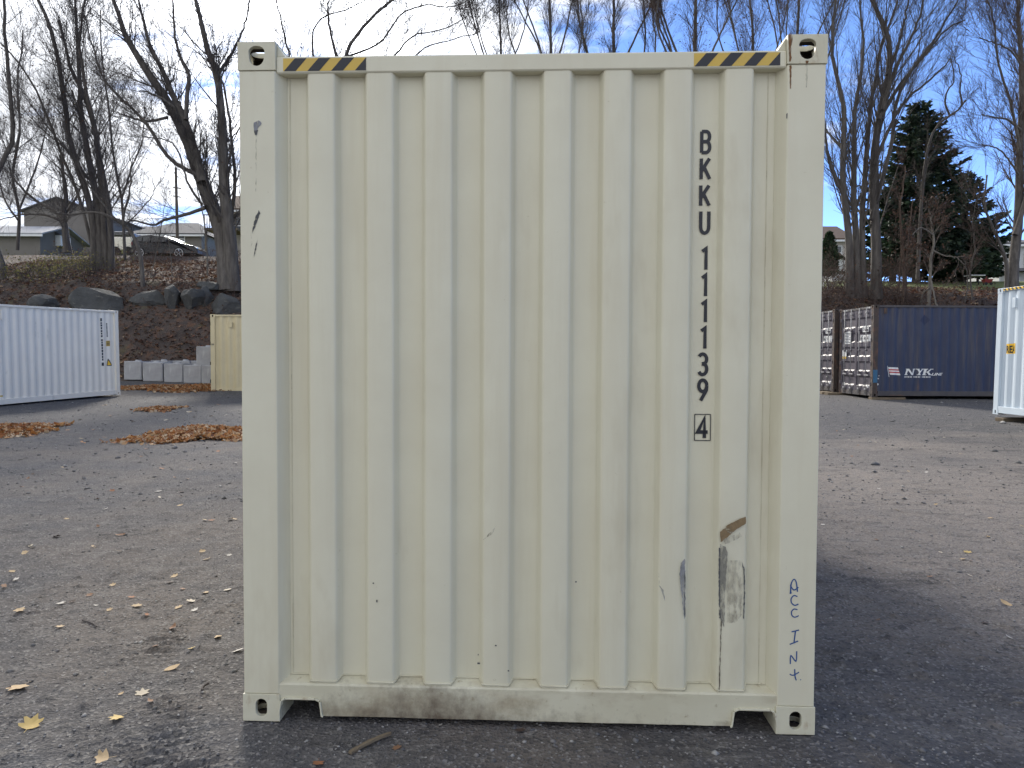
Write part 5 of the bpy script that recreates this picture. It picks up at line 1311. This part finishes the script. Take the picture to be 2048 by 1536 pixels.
# gravel (uncountable)
def stones(n, sampler, size, seed, name, label):
    rg = np.random.default_rng(seed); x, y = sampler(rg, n); z = terrain(x, y) + micro(x, y)
    base = np.array([(1, 0, 0), (.3, .9, 0), (-.8, .6, 0), (-.8, -.6, 0), (.3, -.9, 0), (.25, .15, .7), (-.3, -.1, .75), (0, 0, -.4)])
    faces = np.array([(0, 1, 5), (1, 2, 6), (1, 6, 5), (2, 3, 6), (3, 4, 6), (4, 5, 6), (4, 0, 5), (1, 0, 7), (2, 1, 7), (3, 2, 7), (4, 3, 7), (0, 4, 7)])
    s = size * rg.lognormal(0, .5, n); az = rg.uniform(0, 6.283, n)
    v = base[None] * rg.uniform(.7, 1.3, (n, 8, 1)) * s[:, None, None]; v[:, :, 2] *= .8
    c, s_ = np.cos(az)[:, None], np.sin(az)[:, None]
    v = np.stack([v[..., 0] * c - v[..., 1] * s_ + x[:, None], v[..., 0] * s_ + v[..., 1] * c + y[:, None], v[..., 2] + z[:, None] + s[:, None] * .1], -1)
    f = faces[None] + (np.arange(n) * 8)[:, None, None]
    return tag(np_mesh(name, v.reshape(-1, 3), f.reshape(-1, 3), M['gravel']), label, 'gravel', kind='stuff')
def near_s(rg, n):
    y = 2.3 + 6.5 * rg.random(n) ** 1.5; x = rg.uniform(-1, 1, n) * (.75 * y + .3); return x, y
def far_s(rg, n):
    y = rg.uniform(8, 29, n); x = rg.uniform(-1, 1, n) * .75 * y; return x, y
stones(18000, near_s, .0042, 701, 'gravel', 'loose gravel over the near part of the lot')
stones(11000, far_s, .011, 702, 'gravel', 'loose gravel and stone chips over the far part of the lot')

# ------------------------------------------------------------------ houses, car and other things above the banks
def window(root, x0, x1, z0, z1, y, mull=True):
    f = MB(); t = .07
    f.box(x0, x0 + t, y - .05, y, z0, z1); f.box(x1 - t, x1, y - .05, y, z0, z1); f.box(x0 + t, x1 - t, y - .05, y, z1 - t, z1); f.box(x0 + t, x1 - t, y - .05, y, z0, z0 + t)
    if mull: f.box(x0 + t, x1 - t, y - .045, y, (z0 + z1) / 2 - .03, (z0 + z1) / 2 + .03)
    w_ = f.build('window', M['trim'], root)
    MB().add([(x0 + t, y - .012, z0 + t), (x1 - t, y - .012, z0 + t), (x1 - t, y - .012, z1 - t), (x0 + t, y - .012, z1 - t)], [(0, 1, 2, 3)]).build('pane', M['glass'], w_)
def house(label, x, y, z, rz, w, d, hw_, hr, wall, roof, ridge='x', windows=(), over=.35, extra=None, hip=0.0):
    """w across, d deep, wall height hw_, ridge height hr above the eaves"""
    root = thing('house', label, 'house', (x, y, z), rz)
    mb = MB(); mb.box(-w/2, w/2, 0, d, -1.0, hw_)
    if ridge == 'y' and not hip: mb.add([(-w/2, 0, hw_), (w/2, 0, hw_), (0, 0, hw_ + hr), (-w/2, d, hw_), (w/2, d, hw_), (0, d, hw_ + hr)], [(0, 1, 2), (5, 4, 3)])
    if ridge == 'x' and not hip: mb.add([(-w/2, 0, hw_), (-w/2, d, hw_), (-w/2, d/2, hw_ + hr), (w/2, 0, hw_), (w/2, d, hw_), (w/2, d/2, hw_ + hr)], [(2, 1, 0), (3, 4, 5)])
    mb.build('wall', wall, root)
    # shiplap courses
    t = .12; r_ = MB(); o = over
    if ridge == 'y':
        for s in (-1, 1):
            e = (w/2 + o); ez = hw_ - o * hr / (w/2)
            r_.add([(0, -o + hip, hw_ + hr + .02), (s*e, -o, ez), (s*e, d + o, ez), (0, d + o - hip, hw_ + hr + .02), (0, -o + hip, hw_ + hr + t), (s*e, -o, ez + t), (s*e, d + o, ez + t), (0, d + o - hip, hw_ + hr + t)],
                   [(0,1,2,3),(7,6,5,4),(0,4,5,1),(1,5,6,2),(2,6,7,3)])
        if hip: r_.add([(-w/2 - o, -o, hw_ - o*hr/(w/2) + t), (w/2 + o, -o, hw_ - o*hr/(w/2) + t), (0, -o + hip, hw_ + hr + t)], [(0, 1, 2)])
    else:
        for s in (-1, 1):
            e = d/2 + s * (d/2 + o); ez = hw_ - o * hr / (d/2)
            r_.add([(-w/2 - o + hip, d/2, hw_ + hr + .02), (-w/2 - o, e, ez), (w/2 + o, e, ez), (w/2 + o - hip, d/2, hw_ + hr + .02), (-w/2 - o + hip, d/2, hw_ + hr + t), (-w/2 - o, e, ez + t), (w/2 + o, e, ez + t), (w/2 + o - hip, d/2, hw_ + hr + t)],
                   [(0,1,2,3),(7,6,5,4),(0,4,5,1),(1,5,6,2),(2,6,7,3)])
        if hip:
            for s in (-1, 1):
                r_.add([(s*(w/2 + o), -o, hw_ - o*hr/(d/2) + t), (s*(w/2 + o), d + o, hw_ - o*hr/(d/2) + t), (s*(w/2 + o - hip), d/2, hw_ + hr + t)], [(0, 1, 2)])
    rf = r_.build('roof', roof, root)
    MB().box(-w/2 - o, w/2 + o, -o - .02, -o + .06, hw_ - o * hr / ((w if ridge == 'y' else d) / 2) - .16, hw_ - o * hr / ((w if ridge == 'y' else d) / 2) - .005).build('fascia', M['trim'], rf) if ridge == 'x' else None
    for wd in windows: window(root, *wd, -.002)
    return root
def s_at(px, Yd): return (px - CX) / FPX * Yd
def z_at(py, Yd): return at(CX, py, Yd).z
# left skyline
Yh = 68
house('taupe house with a grey gable roof seen through the left trees', s_at(122, Yh), Yh, z_at(492, Yh), 0, 6.3, 9, 3.0, 1.15, M['siding_grey'], M['asphalt_shingle'], 'y', [], .3, None, 0)
house('low taupe wing left of the gable house', s_at(68, Yh), Yh + 1.5, z_at(492, Yh), 0, 3.0, 7, 3.1, .35, M['siding_grey'], M['asphalt_shingle'], 'x', [(-.8, .2, 1.2, 2.3)], .2)
house('low garage with a pale roof at the far left', s_at(28, 60), 60, z_at(497, 60), R(0), 4.6, 6, 1.05, .95, M['siding_grey'], M['concrete'], 'x', [], .5)
house('hip-roofed grey house behind the black car', s_at(336, Yh), Yh, z_at(492, Yh), 0, 6.4, 8, 1.0, 1.55, M['siding_grey'], M['asphalt_shingle'], 'x', [(-1.6, -.7, .1, .9), (.8, 1.7, .1, .9)], .35, None, 2.3)
house('dark-roofed house behind the trunk clump', s_at(255, 76), 76, z_at(492, 76), 0, 6.0, 8, .9, 1.5, M['siding_grey'], M['asphalt_shingle'], 'x', [], .3)
hd = house('brown house with a railed deck behind the forked tree', s_at(500, 56), 58, z_at(505, 56), 0, 5.2, 7, 3.6, 1.6, M['siding_cream'], M['brown_shingle'], 'x', [(-2.0, -1.0, 1.6, 2.9)], .4)
dk = MB(); dk.box(-3.3, -.8, -2.2, -.05, 1.55, 1.72); deck = dk.build('deck', M['timber'], hd)
for i in range(14): MB().box(-3.28 + i * .18, -3.24 + i * .18, -2.18, -2.14, 1.72, 2.65).build('baluster', M['timber'], deck)
MB().box(-3.35, -.8, -2.2, -2.1, 2.65, 2.72).build('hand_rail', M['timber'], deck)
for xx in (-3.2, -1.0): MB().box(xx - .07, xx + .07, -2.15, -2.01, -1.0, 1.55).build('deck_post', M['timber'], deck)
# white truck body behind the trees
tr = thing('parked_truck', 'white parked truck half hidden by the clump of trunks', 'truck', (s_at(247, 54), 54, z_at(514, 54)))
MB().box(-.75, .75, 0, 1.9, .35, 1.35).build('body', M['white_paint'], tr, .12); MB().box(-.70, .55, .1, 1.8, 1.36, 1.75).build('cab_window', M['car_glass'], tr, .1)
for xx in (-.45, .45): MB().cyl((xx, -.03, .32), (xx, .2, .32), .32, n=16).build('wheel', M['rubber'], tr)
# long low white wall/garden shed
sh = thing('shed', 'small white clapboard shed under the taupe house', 'shed', (s_at(103, 62), 62, z_at(496, 62)))
for i in range(4): MB().box(-.95, .95, -.01 * (i % 2), 1.4, .02 + i * .22, .02 + i * .22 + .215).build('clapboard', M['trim'], sh)
mb = MB(); mb.prism([(-1.1, .9), (1.1, .9), (0, 1.45)], lambda a, b: (a, -.1, b), lambda a, b: (a, 1.5, b)); mb.build('roof', M['asphalt_shingle'], sh)

# black car on the hill
YC = 49.0; sc_ = YC / FPX
car = thing('parked_car', 'black sport utility car on top of the left bank, sun glinting on its windscreen', 'car', (s_at(331, YC), YC, z_at(514, YC) ))
def cp(x, y): return ((230 + x / 5.908 - 331) * sc_, (514 - (380 + y / 5.908)) * sc_)
body = [cp(205, 770), cp(205, 640), cp(230, 575), cp(310, 552), cp(430, 545), cp(545, 560), cp(790, 645), cp(940, 675), cp(985, 715), cp(990, 775)]
CW = 1.85
def loft(outline, insets, name, mat, parent, bevel=.05):
    """side outline extruded across the car, drawn in towards the roof"""
    mb = MB(); n = len(outline)
    ztop = max(p[1] for p in outline)
    for s in (0, 1):
        for a, b in outline:
            k = max(0, (b - .95)) / max(.01, ztop - .95) * insets
            mb.v.append((a, k if s == 0 else CW - k, b))
    mb.f += [tuple(range(n)), tuple(range(n, 2*n))[::-1]] + [(i, n + i, n + (i+1) % n, (i+1) % n) for i in range(n)]
    me = mb.mesh(name); bm = bmesh.new(); bm.from_mesh(me); bmesh.ops.recalc_face_normals(bm, faces=bm.faces); bm.to_mesh(me); bm.free()
    return link(name, me, mat, parent, bevel)
loft(body, .22, 'body', M['car_black'], car, .06)
# side glass, windscreen, roof rails, lights, mirror, wheels
ins = lambda z: max(0, z - .95) / (cp(430, 545)[1] - .95) * .22
def side_pane(pts):
    P = [cp(*p) for p in pts]
    MB().add([(a, ins(b) - .012, b) for a, b in P], [tuple(range(len(P)))]).build('side_window', M['car_glass'], car)
side_pane([(250, 628), (262, 588), (330, 572), (335, 630)]); side_pane([(345, 630), (342, 572), (430, 566), (432, 632)]); side_pane([(445, 632), (443, 566), (535, 575), (640, 632)])
a, b = cp(560, 562), cp(775, 637)
mb = MB(); n = 8
for i in range(n + 1):
    t = i / n
    for j in range(9):
        u = j / 8; bow = .05 * math.sin(math.pi * t)
        x_ = a[0] + (b[0] - a[0]) * t; z_ = a[1] + (b[1] - a[1]) * t + bow + .02 + .11 * math.sin(math.pi * u)
        i0 = ins(z_) + .05; mb.v.append((x_, i0 + (CW - 2*i0) * u, z_))
for i in range(n):
    for j in range(8): mb.f.append((i*9 + j, (i+1)*9 + j, (i+1)*9 + j + 1, i*9 + j + 1))
mb.build('windscreen', M['car_glass'], car, 0, True)
for yy in (.24, CW - .24): MB().cyl((*(cp(250, 552)[0], yy), cp(250, 552)[1] + .02), (cp(530, 545)[0], yy, cp(530, 545)[1] + .02), .022, n=8).build('roof_rail', M['chrome'], car)
hx, hz_ = cp(960, 700); MB().box(hx - .12, hx + .09, .05, .30, hz_ - .05, hz_ + .05).build('headlight', M['chrome'], car, .02)
hx, hz_ = cp(212, 650); MB().box(hx - .03, hx + .06, .02, .22, hz_ - .12, hz_ + .1).build('tail_light', M['red_paint'], car, .02)
hx, hz_ = cp(625, 628); MB().box(hx - .08, hx + .08, -.16, .02, hz_ - .05, hz_ + .09).build('mirror', M['car_black'], car, .02)
for wx in (cp(306, 770)[0], cp(770, 765)[0]):
    for yy, sgn in ((-.02, 1), (CW + .02, -1)):
        wz_ = cp(770, 765)[1] + .02
        wh = MB().cyl((wx, yy, wz_), (wx, yy + sgn * .24, wz_), .37, n=24).build('wheel', M['rubber'], car, .03)
        rim = MB()
        for q in range(5):
            a_ = q * 1.2566 + .3; rim.cyl((wx + .04 * math.cos(a_), yy - sgn * .012, wz_ + .04 * math.sin(a_)), (wx + .24 * math.cos(a_), yy - sgn * .012, wz_ + .24 * math.sin(a_)), .035, n=6)
        rim.build('rim_spokes', M['alloy'], wh)
        mb = MB(); nn = 24
        for q in range(nn):
            t = 2 * math.pi * q / nn; mb.v += [(wx + .25 * math.cos(t), yy - sgn * .008, wz_ + .25 * math.sin(t)), (wx + .29 * math.cos(t), yy - sgn * .008, wz_ + .29 * math.sin(t))]
        mb.f += [(2*q, 2*q + 1, (2*q + 3) % (2*nn), (2*q + 2) % (2*nn)) for q in range(nn)]
        mb.build('rim_ring', M['alloy'], wh)
# utility pole
pl = thing('utility_pole', 'wooden utility pole behind the black car', 'pole', (s_at(358, 60), 60, z_at(500, 60)))
MB().cyl((0, 0, -.5), (-.08, 0, z_at(338, 60) - z_at(500, 60)), .13, .10, 10).build('pole', M['wood_pole'], pl)
for dz_ in (4.2, 4.9): MB().cyl((-.3, 0, dz_), (.35, -.1, dz_ - .12), .05, n=6).build('bracket', M['wood_pole'], pl)

# right skyline
Yr = 52
rh = house('pale two-storey house at the right edge', s_at(2062, Yr), Yr, z_at(558, Yr), 0, 4.9, 8, 2.6, .8, M['siding_pale'], M['asphalt_shingle'], 'x',
           [(-1.55, -1.05, 1.05, 1.95), (-.75, -.05, .95, 1.95), (.2, .9, .95, 1.95), (-1.5, -1.0, -.5, .3), (-.5, .2, -.55, .35)], .3)
mb = MB(); mb.prism([(-.9, .62), (.1, .62), (.1, .95)], lambda a, b: (-2.6, a, b), lambda a, b: (2.6, a, b)); mb.build('porch_roof', M['asphalt_shingle'], rh)
for xx in (-2.45, -.9, .7): MB().box(xx - .05, xx + .05, -.8, -.7, -1.0, .62).build('porch_post', M['trim'], rh)
MB().box(-2.48, -2.38, -.04, -.005, -1.0, 2.1).build('corner_board', M['trim'], rh)
house('brown-roofed house beside the cream container\'s right edge', s_at(1648, 62), 62, z_at(556, 62), R(0), 4.0, 7, 3.4, 1.5, M['siding_cream'], M['brown_shingle'], 'x', [(-1.2, -.3, 1.6, 2.8), (.4, 1.3, 1.6, 2.8)], .35)
gr = thing('shed', 'white shed glimpsed between the right tree trunks', 'shed', (s_at(1672, 58), 58, z_at(556, 58)))
for i in range(7): MB().box(-.5, .5, -.01 * (i % 2), 1.6, -.3 + i * .27, -.3 + i * .27 + .265).build('clapboard', M['trim'], gr)
mb = MB(); mb.prism([(-.62, 1.6), (.62, 1.6), (0, 2.1)], lambda a, b: (a, -.1, b), lambda a, b: (a, 1.7, b)); mb.build('roof', M['brown_shingle'], gr)
# white railing, table and red cart at the lawn's edge
ra = thing('railing', 'short white metal railing beside the cream container\'s right edge', 'railing', (s_at(1652, 38), 38, z_at(568, 38)))
for xx in (-.22, 0, .22): MB().box(xx - .02, xx + .02, -.02, .02, -.4, .42).build('post', M['trim'], ra)
for zz_ in (.08, .40): MB().box(-.24, .24, -.026, -.006, zz_ - .015, zz_ + .015).build('rail', M['trim'], ra)
tb = thing('garden_table', 'white-topped garden table on the lawn', 'table', (s_at(1944, 43), 43, z_at(562, 43)))
mb = MB(); mb.box(-.45, .45, -.3, .3, .40, .44); mb.build('table_top', M['trim'], tb, .01)
for xx in (-.38, .38):
    for yy in (-.24, .24): MB().box(xx - .02, xx + .02, yy - .02, yy + .02, -.3, .40).build('leg', M['dark'], tb)
ct = thing('garden_cart', 'small red garden cart at the edge of the lawn', 'cart', (s_at(1969, 41), 41, z_at(566, 41)))
mb = MB(); mb.add([(-.16, -.12, .12), (.16, -.12, .12), (.16, .12, .12), (-.16, .12, .12), (-.24, -.18, .32), (.24, -.18, .32), (.24, .18, .32), (-.24, .18, .32)], [(0,3,2,1),(0,1,5,4),(1,2,6,5),(2,3,7,6),(3,0,4,7)]); mb.build('tub', M['red_paint'], ct)
for xx in (-.14, .14): MB().cyl((xx, -.16, .07), (xx, -.12, .07), .08, n=12).build('wheel', M['rubber'], ct)
MB().cyl((-.1, 0, .3), (-.02, 0, .48), .02, n=6).build('handle', M['red_paint'], ct)
